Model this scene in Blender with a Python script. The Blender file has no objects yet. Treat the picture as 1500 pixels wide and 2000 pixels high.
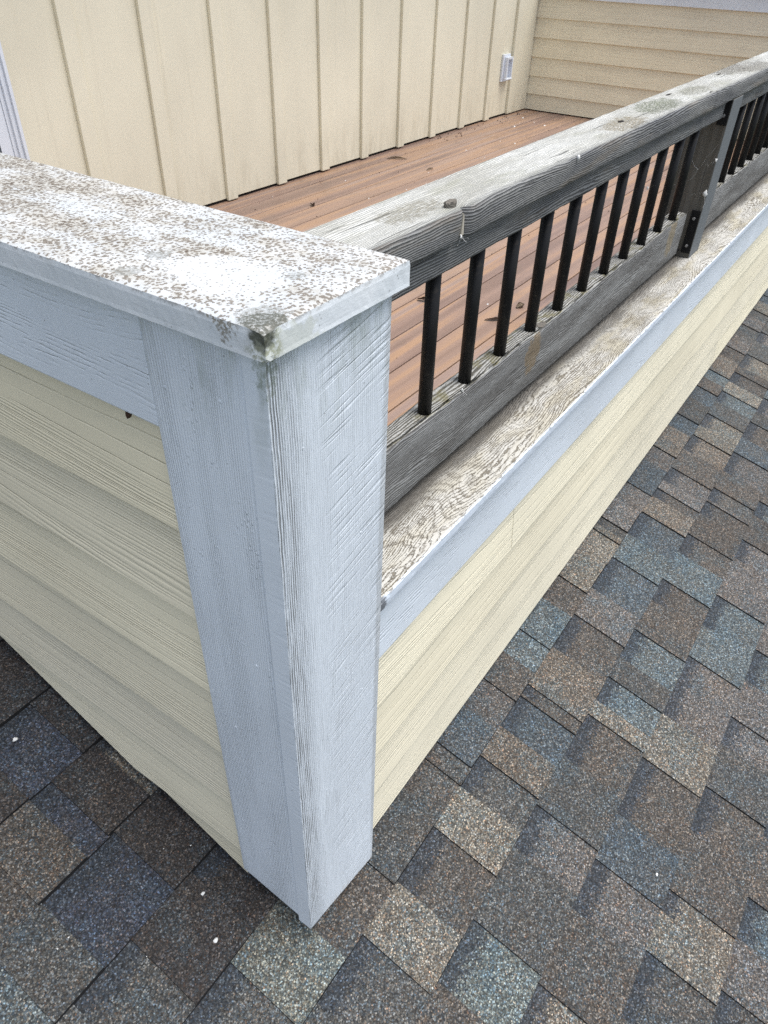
import bpy, bmesh, math, random
from mathutils import Vector, Matrix, noise as mnoise

random.seed(7)
scene = bpy.context.scene
R = math.radians

# ------------------------------------------------------------------ camera
cd = bpy.data.cameras.new("camera")
cam = bpy.data.objects.new("camera", cd)
scene.collection.objects.link(cam)
YAW, PIT, ROL, FPX = R(33.1164), R(-38.4418), R(2.039), 1418.04
d = Vector((math.cos(PIT) * math.cos(YAW), math.cos(PIT) * math.sin(YAW), math.sin(PIT)))
r0 = Vector((math.sin(YAW), -math.cos(YAW), 0.0))
u0 = r0.cross(d)
rr = math.cos(ROL) * r0 + math.sin(ROL) * u0
uu = -math.sin(ROL) * r0 + math.cos(ROL) * u0
m3 = Matrix((rr, uu, -d)).transposed()
cam.matrix_world = Matrix.Translation((-0.3474, -0.3326, 0.2132)) @ m3.to_4x4()
cd.sensor_fit = 'VERTICAL'
cd.sensor_height = 24.0
cd.sensor_width = 18.0
cd.lens = FPX / 2000.0 * 24.0
cd.clip_start = 0.02
cd.clip_end = 500.0
cd.dof.use_dof = True
cd.dof.focus_distance = 0.95
cd.dof.aperture_fstop = 24.0
scene.camera = cam
scene.render.resolution_x = 768
scene.render.resolution_y = 1024

# ------------------------------------------------------------------ light
SUN_EL, SUN_AZ = R(73), R(-68)          # azimuth measured from +x towards +y
world = bpy.data.worlds.new("World")
scene.world = world
world.use_nodes = True
wn = world.node_tree
wn.nodes.clear()
sky = wn.nodes.new('ShaderNodeTexSky')
sky.sky_type = 'NISHITA'
sky.sun_disc = False
sky.sun_elevation = SUN_EL
sky.sun_rotation = math.pi / 2 - SUN_AZ
sky.air_density = 1.0
sky.dust_density = 3.0
sky.ozone_density = 0.7
bg = wn.nodes.new('ShaderNodeBackground')
bg.inputs[1].default_value = 0.105
wo = wn.nodes.new('ShaderNodeOutputWorld')
hs = wn.nodes.new('ShaderNodeHueSaturation')
hs.inputs['Saturation'].default_value = 0.55
wn.links.new(sky.outputs[0], hs.inputs['Color'])
wn.links.new(hs.outputs[0], bg.inputs[0])
wn.links.new(bg.outputs[0], wo.inputs[0])
sl = bpy.data.lights.new("sun", 'SUN')
sl.energy = 1.6
sl.angle = R(42)
sl.color = (1.0, 0.97, 0.92)
sun = bpy.data.objects.new("sun", sl)
scene.collection.objects.link(sun)
sdir = Vector((math.cos(SUN_EL) * math.cos(SUN_AZ), math.cos(SUN_EL) * math.sin(SUN_AZ), math.sin(SUN_EL)))
sun.rotation_euler = sdir.to_track_quat('Z', 'Y').to_euler()
vs = scene.view_settings
vs.view_transform = 'Standard'
vs.look = 'None'
vs.gamma = 1.0
vs.use_curve_mapping = False
vs.exposure = 1.18
scene.render.engine = 'CYCLES'
scene.cycles.use_denoising = False
scene.cycles.max_bounces = 6

COL = scene.collection

# ------------------------------------------------------------------ object helpers
def tag(o, label=None, cat=None, group=None, kind=None):
    if label: o['label'] = label
    if cat: o['category'] = cat
    if group: o['group'] = group
    if kind: o['kind'] = kind
    return o

def thing(name, label, cat, loc=(0, 0, 0), group=None):
    o = bpy.data.objects.new(name, None)
    o.empty_display_size = 0.05
    COL.objects.link(o)
    o.location = loc
    return tag(o, label, cat, group)

def link(name, me, mats, parent=None):
    if mats is not None:
        for m in (mats if isinstance(mats, (list, tuple)) else [mats]):
            me.materials.append(m)
    o = bpy.data.objects.new(name, me)
    COL.objects.link(o)
    if parent is not None:
        o.parent = parent
        if parent.type == 'EMPTY':
            o.matrix_parent_inverse = Matrix.Translation(-parent.location)
    return o

def obj(name, bm, mats, parent=None, smooth=False):
    bmesh.ops.recalc_face_normals(bm, faces=bm.faces[:])
    me = bpy.data.meshes.new(name)
    bm.to_mesh(me)
    bm.free()
    if smooth:
        for p in me.polygons: p.use_smooth = True
    return link(name, me, mats, parent)

def box_bm(x0, x1, y0, y1, z0, z1, bev=0.0, seg=2, bm=None):
    own = bm is None
    bm = bm or bmesh.new()
    vs_ = [bm.verts.new((x, y, z)) for x in (x0, x1) for y in (y0, y1) for z in (z0, z1)]
    for f in ((0, 1, 3, 2), (4, 6, 7, 5), (0, 4, 5, 1), (2, 3, 7, 6), (0, 2, 6, 4), (1, 5, 7, 3)):
        bm.faces.new([vs_[i] for i in f])
    if bev and own:
        bmesh.ops.bevel(bm, geom=bm.edges[:], offset=bev, segments=seg, profile=0.6, affect='EDGES')
    return bm

def box(name, x0, x1, y0, y1, z0, z1, mats, parent=None, bev=0.0015, seg=2):
    return obj(name, box_bm(x0, x1, y0, y1, z0, z1, bev, seg), mats, parent)

def hexa(pts, bev=0.0, seg=2):
    """pts: 8 points, same order as box_bm (x,y,z loops)"""
    bm = bmesh.new()
    v = [bm.verts.new(p) for p in pts]
    for f in ((0, 1, 3, 2), (4, 6, 7, 5), (0, 4, 5, 1), (2, 3, 7, 6), (0, 2, 6, 4), (1, 5, 7, 3)):
        bm.faces.new([v[i] for i in f])
    if bev:
        bmesh.ops.bevel(bm, geom=bm.edges[:], offset=bev, segments=seg, profile=0.6, affect='EDGES')
    return bm

# ------------------------------------------------------------------ node helper
class Mat:
    def __init__(s, name, rough=0.6, spec=0.4):
        s.m = bpy.data.materials.new(name)
        s.m.use_nodes = True
        s.t = s.m.node_tree
        s.b = s.t.nodes['Principled BSDF']
        s.b.inputs['Roughness'].default_value = rough
        s.b.inputs['Specular IOR Level'].default_value = spec
        tc = s.t.nodes.new('ShaderNodeTexCoord')
        s.P = tc.outputs['Object']
        s.UV = tc.outputs['UV']
        sx = s.t.nodes.new('ShaderNodeSeparateXYZ')
        s.t.links.new(s.P, sx.inputs[0])
        s.x, s.y, s.z = sx.outputs
        s.rnd = s.t.nodes.new('ShaderNodeObjectInfo').outputs['Random']
    def put(s, sock, v):
        if isinstance(v, bpy.types.NodeSocket): s.t.links.new(v, sock)
        elif v is not None: sock.default_value = v
    def ma(s, op, a, b=None, c=None, clamp=False):
        n = s.t.nodes.new('ShaderNodeMath'); n.operation = op; n.use_clamp = clamp
        s.put(n.inputs[0], a)
        if b is not None: s.put(n.inputs[1], b)
        if c is not None: s.put(n.inputs[2], c)
        return n.outputs[0]
    def add(s, a, b): return s.ma('ADD', a, b)
    def mul(s, a, b): return s.ma('MULTIPLY', a, b)
    def sub(s, a, b): return s.ma('SUBTRACT', a, b)
    def vec(s, x, y, z):
        n = s.t.nodes.new('ShaderNodeCombineXYZ')
        for i, v in enumerate((x, y, z)): s.put(n.inputs[i], v)
        return n.outputs[0]
    def scale(s, v, sc, off=(0, 0, 0)):
        n = s.t.nodes.new('ShaderNodeMapping')
        s.put(n.inputs[0], v)
        n.inputs['Location'].default_value = off
        n.inputs['Scale'].default_value = sc
        return n.outputs[0]
    def noise(s, v, sc, det=2.0, ro=0.5, dist=0.0):
        n = s.t.nodes.new('ShaderNodeTexNoise')
        s.put(n.inputs['Vector'], v)
        n.inputs['Scale'].default_value = sc
        n.inputs['Detail'].default_value = det
        n.inputs['Roughness'].default_value = ro
        n.inputs['Distortion'].default_value = dist
        return n.outputs['Fac']
    def vor(s, v, sc, feat='F1', out='Distance', rnd=1.0):
        n = s.t.nodes.new('ShaderNodeTexVoronoi')
        n.feature = feat
        s.put(n.inputs['Vector'], v)
        n.inputs['Scale'].default_value = sc
        n.inputs['Randomness'].default_value = rnd
        return n.outputs[out]
    def ss(s, v, a, b):
        n = s.t.nodes.new('ShaderNodeMapRange'); n.interpolation_type = 'SMOOTHSTEP'
        s.put(n.inputs[0], v); s.put(n.inputs[1], a); s.put(n.inputs[2], b)
        return n.outputs[0]
    def mr(s, v, a, b, c, e):
        n = s.t.nodes.new('ShaderNodeMapRange')
        s.put(n.inputs[0], v); s.put(n.inputs[1], a); s.put(n.inputs[2], b); s.put(n.inputs[3], c); s.put(n.inputs[4], e)
        return n.outputs[0]
    def ramp(s, v, stops, mode='LINEAR'):
        n = s.t.nodes.new('ShaderNodeValToRGB'); s.put(n.inputs[0], v)
        cr = n.color_ramp; cr.interpolation = mode
        while len(cr.elements) > 1: cr.elements.remove(cr.elements[-1])
        cr.elements[0].position = stops[0][0]; cr.elements[0].color = (*stops[0][1], 1)
        for p, c in stops[1:]:
            e = cr.elements.new(p); e.color = (*c, 1)
        return n.outputs[0]
    def mix(s, f, a, b, mode='MIX'):
        n = s.t.nodes.new('ShaderNodeMix'); n.data_type = 'RGBA'; n.blend_type = mode
        s.put(n.inputs[0], f)
        for i, v in ((6, a), (7, b)):
            if isinstance(v, tuple): v = (*v, 1.0)
            s.put(n.inputs[i], v)
        return n.outputs[2]
    def spot(s, c, r, wob=0.5, nsc=60.0, pw=(1, 1, 1)):
        """soft mask 1 inside a blotch of radius r around point c"""
        dx = s.mul(s.sub(s.x, c[0]), pw[0]); dy = s.mul(s.sub(s.y, c[1]), pw[1]); dz = s.mul(s.sub(s.z, c[2]), pw[2])
        q = s.ma('SQRT', s.add(s.add(s.mul(dx, dx), s.mul(dy, dy)), s.mul(dz, dz)))
        q = s.add(s.mul(q, 1.0 / r), s.mul(s.sub(s.noise(s.P, nsc, 4, 0.65), 0.5), wob * 2))
        return s.ss(q, 1.1, 0.75)
    def lanes(s, L, C, D, K, N, a, b, wob=0.25, dsc=1.0):
        """wood grain: contour lines of a stretched noise. L along, C across, D depth coordinate"""
        o = s.mul(s.rnd, 23.7)
        v = s.vec(s.mul(s.add(L, o), a), s.mul(s.add(C, o), b), s.add(s.mul(D, dsc), o))
        n1 = s.noise(v, 1.0, 1.5, 0.4)
        v2 = s.vec(s.mul(s.add(L, o), 30.0), s.mul(C, 160.0), D)
        n2 = s.noise(v2, 1.0, 2.0, 0.5)
        ph = s.add(s.add(s.mul(C, K), s.mul(n1, N)), s.mul(n2, wob))
        return s.ma('FRACT', ph), ph
    def bump(s, h, dist=0.001, strength=1.0, prev=None):
        n = s.t.nodes.new('ShaderNodeBump')
        n.inputs['Distance'].default_value = dist
        n.inputs['Strength'].default_value = strength
        s.put(n.inputs['Height'], h)
        if prev is not None: s.t.links.new(prev, n.inputs['Normal'])
        return n.outputs[0]
    def done(s, col=None, nrm=None, rough=None):
        if col is not None: s.put(s.b.inputs['Base Color'], (*col, 1) if isinstance(col, tuple) else col)
        if nrm is not None: s.put(s.b.inputs['Normal'], nrm)
        if rough is not None: s.put(s.b.inputs['Roughness'], rough)
        return s.m

def tri(m, f, c=0.5, w=0.5):
    """1 at f=c falling to 0 at distance w"""
    return m.ma('SUBTRACT', 1.0, m.mul(m.ma('ABSOLUTE', m.sub(f, c)), 1.0 / w), clamp=True)

# ------------------------------------------------------------------ materials
CREAM = (0.785, 0.737, 0.585)
def siding_mat(name, axis, relief=0.0009, base=CREAM):
    m = Mat(name, 0.55, 0.35)
    L, C, D = (m.y, m.z, m.x) if axis == 'y' else (m.x, m.z, m.y)
    f, ph = m.lanes(L, C, D, 170.0, 19.0, 1.0, 7.0, 0.40)
    o = m.mul(m.rnd, 11.3)
    patch = m.ss(m.noise(m.vec(m.mul(m.add(L, o), 1.3), m.mul(m.add(C, o), 16.0), o), 1.0, 2.0), 0.42, 0.56)
    f2 = m.ma('FRACT', m.mul(ph, 0.25))
    f3 = m.ma('FRACT', m.mul(ph, 2.0))
    depth = m.ss(m.noise(m.vec(m.mul(m.add(L, o), 4.0), m.mul(m.add(C, o), 60.0), o), 1.0, 3.0, 0.6), 0.30, 0.62)
    g1 = m.mul(m.ss(tri(m, f, 0.5, 0.34), 0.0, 1.0), patch)
    g2 = m.mul(m.ss(tri(m, f2, 0.5, 0.075), 0.0, 1.0), depth)
    g3 = m.mul(m.ss(tri(m, f3, 0.5, 0.45), 0.0, 1.0), patch)
    g = m.add(m.add(m.mul(g1, m.add(m.mul(depth, 0.85), 0.15)), m.mul(g2, 1.2)), m.mul(g3, 0.10))
    fine = m.noise(m.vec(m.mul(L, 40.0), m.mul(C, 500.0), m.mul(D, 300.0)), 1.0, 2.0)
    h = m.add(m.mul(g, -1.0), m.mul(fine, 0.06))
    n = m.bump(h, relief, 1.0)
    g1 = m.ma('MAXIMUM', g1, g2)
    big = m.noise(m.P, 3.0, 4.0, 0.6)
    c = m.mix(m.mr(big, 0.3, 0.7, 0.0, 1.0), tuple(v * 0.93 for v in base), tuple(min(1, v * 1.05) for v in base))
    c = m.mix(1.0, c, m.ramp(m.ma('FRACT', m.mul(m.rnd, 5.7)), [(0.0, (0.93, 0.93, 0.945)), (0.5, (1.0, 0.985, 0.95)), (1.0, (1.03, 1.03, 1.03))]), 'MULTIPLY')
    c = m.mix(m.mul(g1, 0.07), c, tuple(v * 0.60 for v in base))
    st = m.ss(m.noise(m.vec(m.mul(L, 9.0), m.mul(C, 22.0), D), 1.0, 5.0, 0.7), 0.60, 0.80)
    c = m.mix(m.mul(st, 0.22), c, (0.40, 0.35, 0.24))
    sp = m.mul(m.ss(m.vor(m.P, 38.0), 0.055, 0.03), m.ss(m.noise(m.P, 7.0, 1.0), 0.55, 0.6))
    c = m.mix(m.mul(sp, 0.8), c, (0.16, 0.13, 0.10))
    return m.done(c, n, m.mr(big, 0.2, 0.8, 0.48, 0.66))

M_SIDE_L = siding_mat('cream_siding_left', 'y', 0.0009)
M_SIDE_R = siding_mat('cream_siding_right', 'x', 0.0009)

def panel_mat():
    m = Mat('cream_panel', 0.6, 0.3)
    f, ph = m.lanes(m.z, m.x, m.y, 60.0, 10.0, 1.2, 8.0, 0.6)
    g = m.ss(tri(m, f, 0.5, 0.3), 0, 1)
    fine = m.noise(m.vec(m.mul(m.x, 400.0), m.mul(m.y, 400.0), m.mul(m.z, 25.0)), 1.0, 3.0)
    n = m.bump(m.add(m.mul(g, -0.5), m.mul(fine, 0.5)), 0.0005, 0.7)
    big = m.noise(m.scale(m.P, (1.0, 1.0, 0.6)), 2.2, 5.0, 0.6)
    base = (0.735, 0.70, 0.56)
    c = m.mix(m.mr(big, 0.3, 0.7, 0, 1), tuple(v * 0.90 for v in base), tuple(v * 1.04 for v in base))
    low = m.mul(m.ss(m.z, -0.55, -0.86), m.ss(m.noise(m.scale(m.P, (14, 14, 3)), 1.0, 5.0, 0.65), 0.42, 0.7))
    c = m.mix(m.mul(low, 0.35), c, (0.33, 0.29, 0.20))
    streak = m.ss(m.noise(m.scale(m.P, (40, 40, 1.2)), 1.0, 4.0, 0.6), 0.55, 0.75)
    c = m.mix(m.mul(streak, 0.14), c, (0.38, 0.33, 0.24))
    return m.done(c, n)
M_PANEL = panel_mat()

BLUEW = (0.70, 0.765, 0.845)
def trim_mat(name, axis, kind='plain'):
    m = Mat(name, 0.42, 0.5)
    if axis == 'zl': L, C, D = m.z, m.y, m.x      # vertical board, left face
    elif axis == 'zr': L, C, D = m.z, m.x, m.y    # vertical board, right face
    elif axis == 'y': L, C, D = m.y, m.z, m.x
    else: L, C, D = m.x, m.z, m.y
    big = m.noise(m.P, 5.0, 4.0, 0.6)
    c = m.mix(m.mr(big, 0.3, 0.7, 0, 1), tuple(v * 0.95 for v in BLUEW), tuple(min(1, v * 1.05) for v in BLUEW))
    fine = m.noise(m.vec(m.mul(L, 60.0), m.mul(C, 900.0), m.mul(D, 300.0)), 1.0, 3.0, 0.6)
    peel = m.noise(m.P, 900.0, 2.0, 0.5)
    if kind == 'post_left':
        f, ph = m.lanes(L, C, D, 330.0, 9.0, 2.0, 12.0, 0.7)
        g = m.ss(tri(m, f, 0.5, 0.5), 0, 1)
        zone = m.ss(m.noise(m.vec(m.mul(L, 2.5), m.mul(C, 30.0), D), 1.0, 3.0), 0.40, 0.62)
        h = m.add(m.mul(g, m.add(m.mul(zone, -0.65), -0.35)), m.mul(fine, 0.35))
        bl = m.mul(m.ss(m.vor(m.scale(m.P, (260, 260, 120)), 1.0), 0.32, 0.12), m.ss(m.noise(m.scale(m.P, (30, 40, 12)), 1.0, 3.0), 0.54, 0.62))
        h = m.add(h, m.mul(bl, 0.9))
        n = m.bump(h, 0.00075, 1.0)
    elif kind == 'post_right':
        f, ph = m.lanes(L, C, D, 330.0, 5.0, 2.0, 12.0, 0.8)
        g = m.ss(tri(m, f, 0.5, 0.42), 0, 1)
        left = m.ss(m.x, 0.045, 0.015)
        nn = m.noise(m.vec(m.mul(L, 12.0), m.mul(C, 90.0), D), 1.0, 3.0, 0.6)
        amp = m.add(0.60, m.mul(left, 0.8))
        front0 = m.ss(m.y, 0.0022, 0.0010)
        # band saw marks: nearly level, slightly bowed
        sc = m.add(m.mul(m.z, 1.0), m.mul(m.x, -0.22))
        saw = m.noise(m.vec(m.mul(m.x, 9.0), 0.0, m.mul(sc, 230.0)), 1.0, 2.0, 0.5)
        saw = m.ss(saw, 0.52, 0.64)
        sawz = m.ss(m.noise(m.vec(m.mul(m.x, 10.0), 0.0, m.mul(m.z, 9.0)), 1.0, 2.0), 0.36, 0.52)
        sawr = m.mul(m.mul(saw, sawz), m.ss(m.x, 0.05, 0.09))
        h = m.add(m.mul(m.mul(g, amp), -1.0), m.mul(fine, 0.30))
        h = m.mul(m.add(h, m.mul(sawr, -0.85)), front0)
        n = m.bump(h, 0.0011, 1.0)
        # worn grooves near the outer corner: bare grey wood in the bottoms
        front = m.ss(m.y, 0.0022, 0.0010)
        crack = m.mul(front, m.mul(m.mul(m.ss(tri(m, f, 0.5, 0.40), 0.25, 0.75), m.ss(m.x, 0.034, 0.010)), m.ss(nn, 0.42, 0.60)))
        c = m.mix(m.mul(crack, 0.75), c, (0.15, 0.15, 0.145))
        crack2 = m.mul(front, m.mul(m.mul(m.ss(tri(m, f, 0.5, 0.30), 0.35, 0.8), m.ss(m.x, 0.15, 0.05)), m.ss(nn, 0.52, 0.66)))
        c = m.mix(m.mul(crack2, 0.5), c, (0.22, 0.23, 0.24))
        # small wear marks on the face
        mk = m.mul(m.ss(m.noise(m.scale(m.P, (120, 120, 60)), 1.0, 3.0, 0.6), 0.69, 0.75), 0.7)
        c = m.mix(mk, c, (0.27, 0.27, 0.26))
        # bottom end: bare tan wood fibre
        bt = m.mul(m.ss(m.add(m.z, m.mul(m.x, 0.29)), -0.955, -0.985), m.ss(m.noise(m.scale(m.P, (260, 260, 50)), 1.0, 3.0), 0.50, 0.62))
        c = m.mix(m.mul(m.mul(bt, m.ss(m.x, 0.03, 0.06)), 0.55), c, (0.42, 0.33, 0.22))
    else:
        f, ph = m.lanes(L, C, D, 190.0, 14.0, 2.2, 10.0, 1.0)
        g = m.ss(tri(m, f, 0.5, 0.30), 0, 1)
        zone = m.ss(m.noise(m.vec(m.mul(L, 3.0), m.mul(C, 25.0), D), 1.0, 3.0), 0.38, 0.55)
        h = m.add(m.mul(m.mul(g, m.mul(zone, m.ss(m.noise(m.scale(m.P, (30, 30, 60)), 1.0, 3.0, 0.6), 0.40, 0.62))), -1.0), m.mul(fine, 0.25))
        n = m.bump(h, 0.0008, 1.0)
        c = m.mix(m.mul(m.mul(g, zone), 0.08), c, (0.33, 0.37, 0.44))
    # green grey grime creeping down from under the cap corner and general flecks
    if kind.startswith('post'):
        top = m.ss(m.z, -0.16, -0.03)
        sf = m.ss(m.noise(m.scale(m.P, (50, 50, 12)), 1.0, 5.0, 0.65), 0.45, 0.70)
        c = m.mix(m.mul(m.mul(top, sf), 0.55), c, (0.34, 0.39, 0.36))
        cor = m.mul(m.spot((0.003, 0.001, -0.028), 0.013, 0.9, 110.0, (1.2, 1.0, 0.40)), m.ss(m.noise(m.P, 200.0, 4.0, 0.7), 0.38, 0.58))
        c = m.mix(m.mul(cor, 0.65), c, (0.24, 0.28, 0.22))
        seamd = m.spot((0.164, 0.0, -0.5), 0.012, 0.4, 60.0, (1.0, 1.0, 0.02))
        c = m.mix(m.mul(seamd, 0.35), c, (0.25, 0.25, 0.24))
    fl = m.mul(m.ss(m.vor(m.P, 55.0), 0.06, 0.03), 0.8)
    c = m.mix(fl, c, (0.25, 0.26, 0.27))
    return m.done(c, n, m.mr(big, 0.2, 0.8, 0.36, 0.52))

M_PL = trim_mat('trim_post_left', 'zl', 'post_left')
M_PR = trim_mat('trim_post_right', 'zr', 'post_right')
M_TY = trim_mat('trim_frieze_left', 'y')
M_TX = trim_mat('trim_frieze_right', 'x')

def cap_mats():
    # ---- top face
    m = Mat('cap_top', 0.5, 0.4)
    w = m.noise(m.P, 9.0, 4.0, 0.6)
    c = m.mix(m.mr(w, 0.35, 0.65, 0, 1), (0.44, 0.475, 0.505), (0.50, 0.51, 0.51))
    wp = m.add(m.noise(m.P, 260.0, 2.0), 0.0)
    P2 = m.vec(m.add(m.x, m.mul(wp, 0.0022)), m.add(m.y, m.mul(wp, -0.0018)), m.z)
    dens = m.noise(m.scale(m.P, (26, 11, 1)), 1.0, 5.0, 0.65)
    far = m.ss(m.y, 0.0, 0.5)
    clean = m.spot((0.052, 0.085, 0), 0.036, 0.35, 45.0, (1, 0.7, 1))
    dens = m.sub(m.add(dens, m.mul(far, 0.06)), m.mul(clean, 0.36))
    d1 = m.vor(P2, 290.0)
    cellr = m.noise(m.P, 330.0, 1.0)
    thr = m.mr(dens, 0.25, 0.60, 0.20, 0.55)
    sp = m.ss(m.sub(m.add(thr, m.mul(m.sub(cellr, 0.5), 0.9)), d1), 0.0, 0.10)
    P3 = m.vec(m.add(m.x, m.mul(wp, 0.003)), m.add(m.y, m.mul(wp, 0.004)), m.z)
    d2 = m.vor(P3, 150.0)
    thr2 = m.mr(dens, 0.42, 0.66, -0.1, 0.40)
    sp2 = m.ss(m.sub(m.add(thr2, m.mul(m.sub(m.noise(m.P, 600.0, 2.0), 0.5), 0.7)), d2), 0.0, 0.12)
    film = m.ss(m.add(dens, m.mul(m.sub(m.noise(m.P, 90.0, 3.0), 0.5), 0.35)), 0.42, 0.64)
    c = m.mix(m.mul(film, 0.62), c, (0.36, 0.34, 0.29))
    spc = m.mix(m.noise(m.P, 70.0, 2.0), (0.070, 0.055, 0.042), (0.20, 0.17, 0.135))
    c = m.mix(m.mul(sp, 0.85), c, spc)
    c = m.mix(m.mul(sp2, 0.80), c, (0.085, 0.065, 0.05))
    # grey lichen rosettes
    for (cx, cy, r) in ((0.012, 0.010, 0.019), (0.085, 0.040, 0.008), (0.010, 0.150, 0.012), (0.05, 0.16, 0.010)):
        s_ = m.mul(m.spot((cx, cy, 0), r, 1.3, 170.0), m.ss(m.noise(m.P, 420.0, 3.0, 0.7), 0.36, 0.52))
        lc = m.mix(m.noise(m.P, 500.0, 3.0, 0.7), (0.09, 0.10, 0.10), (0.34, 0.35, 0.33))
        c = m.mix(m.mul(s_, 0.72), c, lc)
    c = m.mix(m.mul(m.mul(m.spot((0.002, 0.000, 0), 0.020, 1.2, 120.0), m.ss(m.noise(m.P, 330.0, 4.0, 0.7), 0.34, 0.54)), 0.9), c, (0.075, 0.08, 0.065))
    h = m.add(m.mul(sp, 0.6), m.mul(m.noise(m.P, 400.0, 3.0), 0.4))
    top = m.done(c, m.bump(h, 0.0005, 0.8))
    # ---- edge faces
    m = Mat('cap_edge', 0.5, 0.4)
    w = m.noise(m.P, 14.0, 5.0, 0.65)
    c = m.mix(m.mr(w, 0.35, 0.65, 0, 1), (0.60, 0.65, 0.70), (0.70, 0.74, 0.785))
    g = m.ss(m.noise(m.scale(m.P, (30, 30, 60)), 1.0, 5.0, 0.7), 0.50, 0.72)
    c = m.mix(m.mul(g, 0.30), c, (0.36, 0.375, 0.375))
    dk = m.mul(m.ss(m.z, -0.006, -0.0005), m.ss(m.noise(m.P, 160.0, 4.0, 0.7), 0.46, 0.60))
    c = m.mix(m.mul(dk, 0.7), c, (0.15, 0.13, 0.11))
    dots = m.mul(m.ss(m.vor(m.P, 170.0), 0.20, 0.10), m.ss(m.noise(m.P, 22.0, 2.0), 0.5, 0.6))
    c = m.mix(m.mul(dots, 0.6), c, (0.20, 0.20, 0.20))
    c = m.mix(m.mul(m.mul(m.spot((-0.009, -0.009, -0.015), 0.019, 1.1, 130.0), m.ss(m.noise(m.P, 260.0, 4.0, 0.7), 0.40, 0.58)), 0.80), c, (0.22, 0.235, 0.14))
    c = m.mix(m.mul(m.spot((-0.010, -0.007, -0.004), 0.013, 0.6, 150.0), 0.9), c, (0.055, 0.06, 0.045))
    c = m.mix(m.mul(m.mul(m.spot((-0.009, 0.030, 0.0), 0.016, 1.4, 160.0), m.ss(m.noise(m.P, 350.0, 3.0, 0.7), 0.42, 0.56)), 0.75), c, (0.14, 0.11, 0.06))
    c = m.mix(m.mul(m.spot((0.02, -0.009, -0.02), 0.020, 1.1, 140.0, (0.6, 1, 1.2)), 0.35), c, (0.42, 0.44, 0.33))
    g2 = m.noise(m.scale(m.P, (60, 60, 400)), 1.0, 3.0)
    edge = m.done(c, m.bump(m.add(m.mul(g2, 0.5), m.mul(m.noise(m.P, 500.0, 3.0), 0.5)), 0.0004, 0.7))
    return top, edge
M_CAPT, M_CAPE = cap_mats()

def sill_mat():
    m = Mat('sill_weathered', 0.6, 0.3)
    f, ph = m.lanes(m.x, m.y, m.z, 300.0, 34.0, 3.0, 12.0, 2.2)
    n3 = m.noise(m.P, 420.0, 4.0, 0.7)
    zone = m.noise(m.scale(m.P, (7, 22, 1)), 1.0, 4.0, 0.6)
    wdt = m.mr(zone, 0.34, 0.66, 0.10, 0.52)
    line = m.ss(m.add(tri(m, f, 0.5, 0.5), m.mul(m.sub(n3, 0.5), 1.9)), m.sub(1.00, wdt), m.sub(1.25, wdt))
    c = m.mix(m.noise(m.P, 20.0, 3.0), (0.43, 0.425, 0.395), (0.52, 0.515, 0.485))
    fb, phb = m.lanes(m.x, m.y, m.z, 80.0, 22.0, 5.0, 12.0, 1.2)
    lineb = m.ss(m.add(tri(m, fb, 0.5, 0.5), m.mul(m.sub(n3, 0.5), 1.4)), 0.55, 1.0)
    film = m.ss(m.noise(m.scale(m.P, (8, 30, 1)), 1.0, 4.0, 0.6), 0.44, 0.66)
    film = m.mul(film, m.add(0.60, m.mul(m.ss(m.x, 0.3, 1.4), 0.5)))
    c = m.mix(film, c, (0.42, 0.395, 0.32))
    gcol = m.mix(m.noise(m.P, 60.0, 2.0), (0.085, 0.072, 0.052), (0.22, 0.19, 0.14))
    c = m.mix(m.mul(line, 0.85), c, gcol)
    c = m.mix(m.mul(lineb, m.add(0.42, m.mul(m.ss(m.x, 0.55, 0.25), 0.35))), c, (0.13, 0.115, 0.09))
    sp = m.ss(m.add(n3, m.mul(zone, 0.35)), 0.78, 0.84)
    c = m.mix(m.mul(sp, 0.8), c, (0.12, 0.10, 0.075))
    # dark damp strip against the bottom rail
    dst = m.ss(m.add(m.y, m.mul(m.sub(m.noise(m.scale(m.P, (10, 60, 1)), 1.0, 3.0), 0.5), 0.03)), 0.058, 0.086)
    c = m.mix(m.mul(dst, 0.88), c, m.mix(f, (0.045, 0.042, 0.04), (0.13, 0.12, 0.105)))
    h = m.add(m.mul(line, -1.0), m.mul(n3, 0.3))
    return m.done(c, m.bump(h, 0.0010, 1.0))
M_SILL = sill_mat()

def sill_edge_mat():
    m = Mat('sill_edge_paint', 0.45, 0.5)
    c = m.mix(m.noise(m.P, 12.0, 4.0), (0.58, 0.66, 0.77), (0.64, 0.70, 0.79))
    ck = m.mul(m.ss(m.z, -0.418, -0.4135), m.ss(m.noise(m.scale(m.P, (60, 200, 200)), 1.0, 4.0, 0.7), 0.52, 0.60))
    c = m.mix(ck, c, (0.20, 0.19, 0.17))
    rot = m.ss(m.add(m.x, m.mul(m.sub(m.noise(m.P, 200.0, 3.0), 0.5), 0.02)), 0.185, 0.177)
    c = m.mix(m.mul(rot, 0.85), c, (0.075, 0.08, 0.09))
    fl = m.ss(m.noise(m.scale(m.P, (25, 120, 200)), 1.0, 4.0, 0.7), 0.60, 0.72)
    c = m.mix(m.mul(fl, 0.3), c, (0.35, 0.38, 0.42))
    return m.done(c, m.bump(m.noise(m.scale(m.P, (50, 300, 300)), 1.0, 4.0), 0.0006, 0.8))
M_SILLE = sill_edge_mat()

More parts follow.
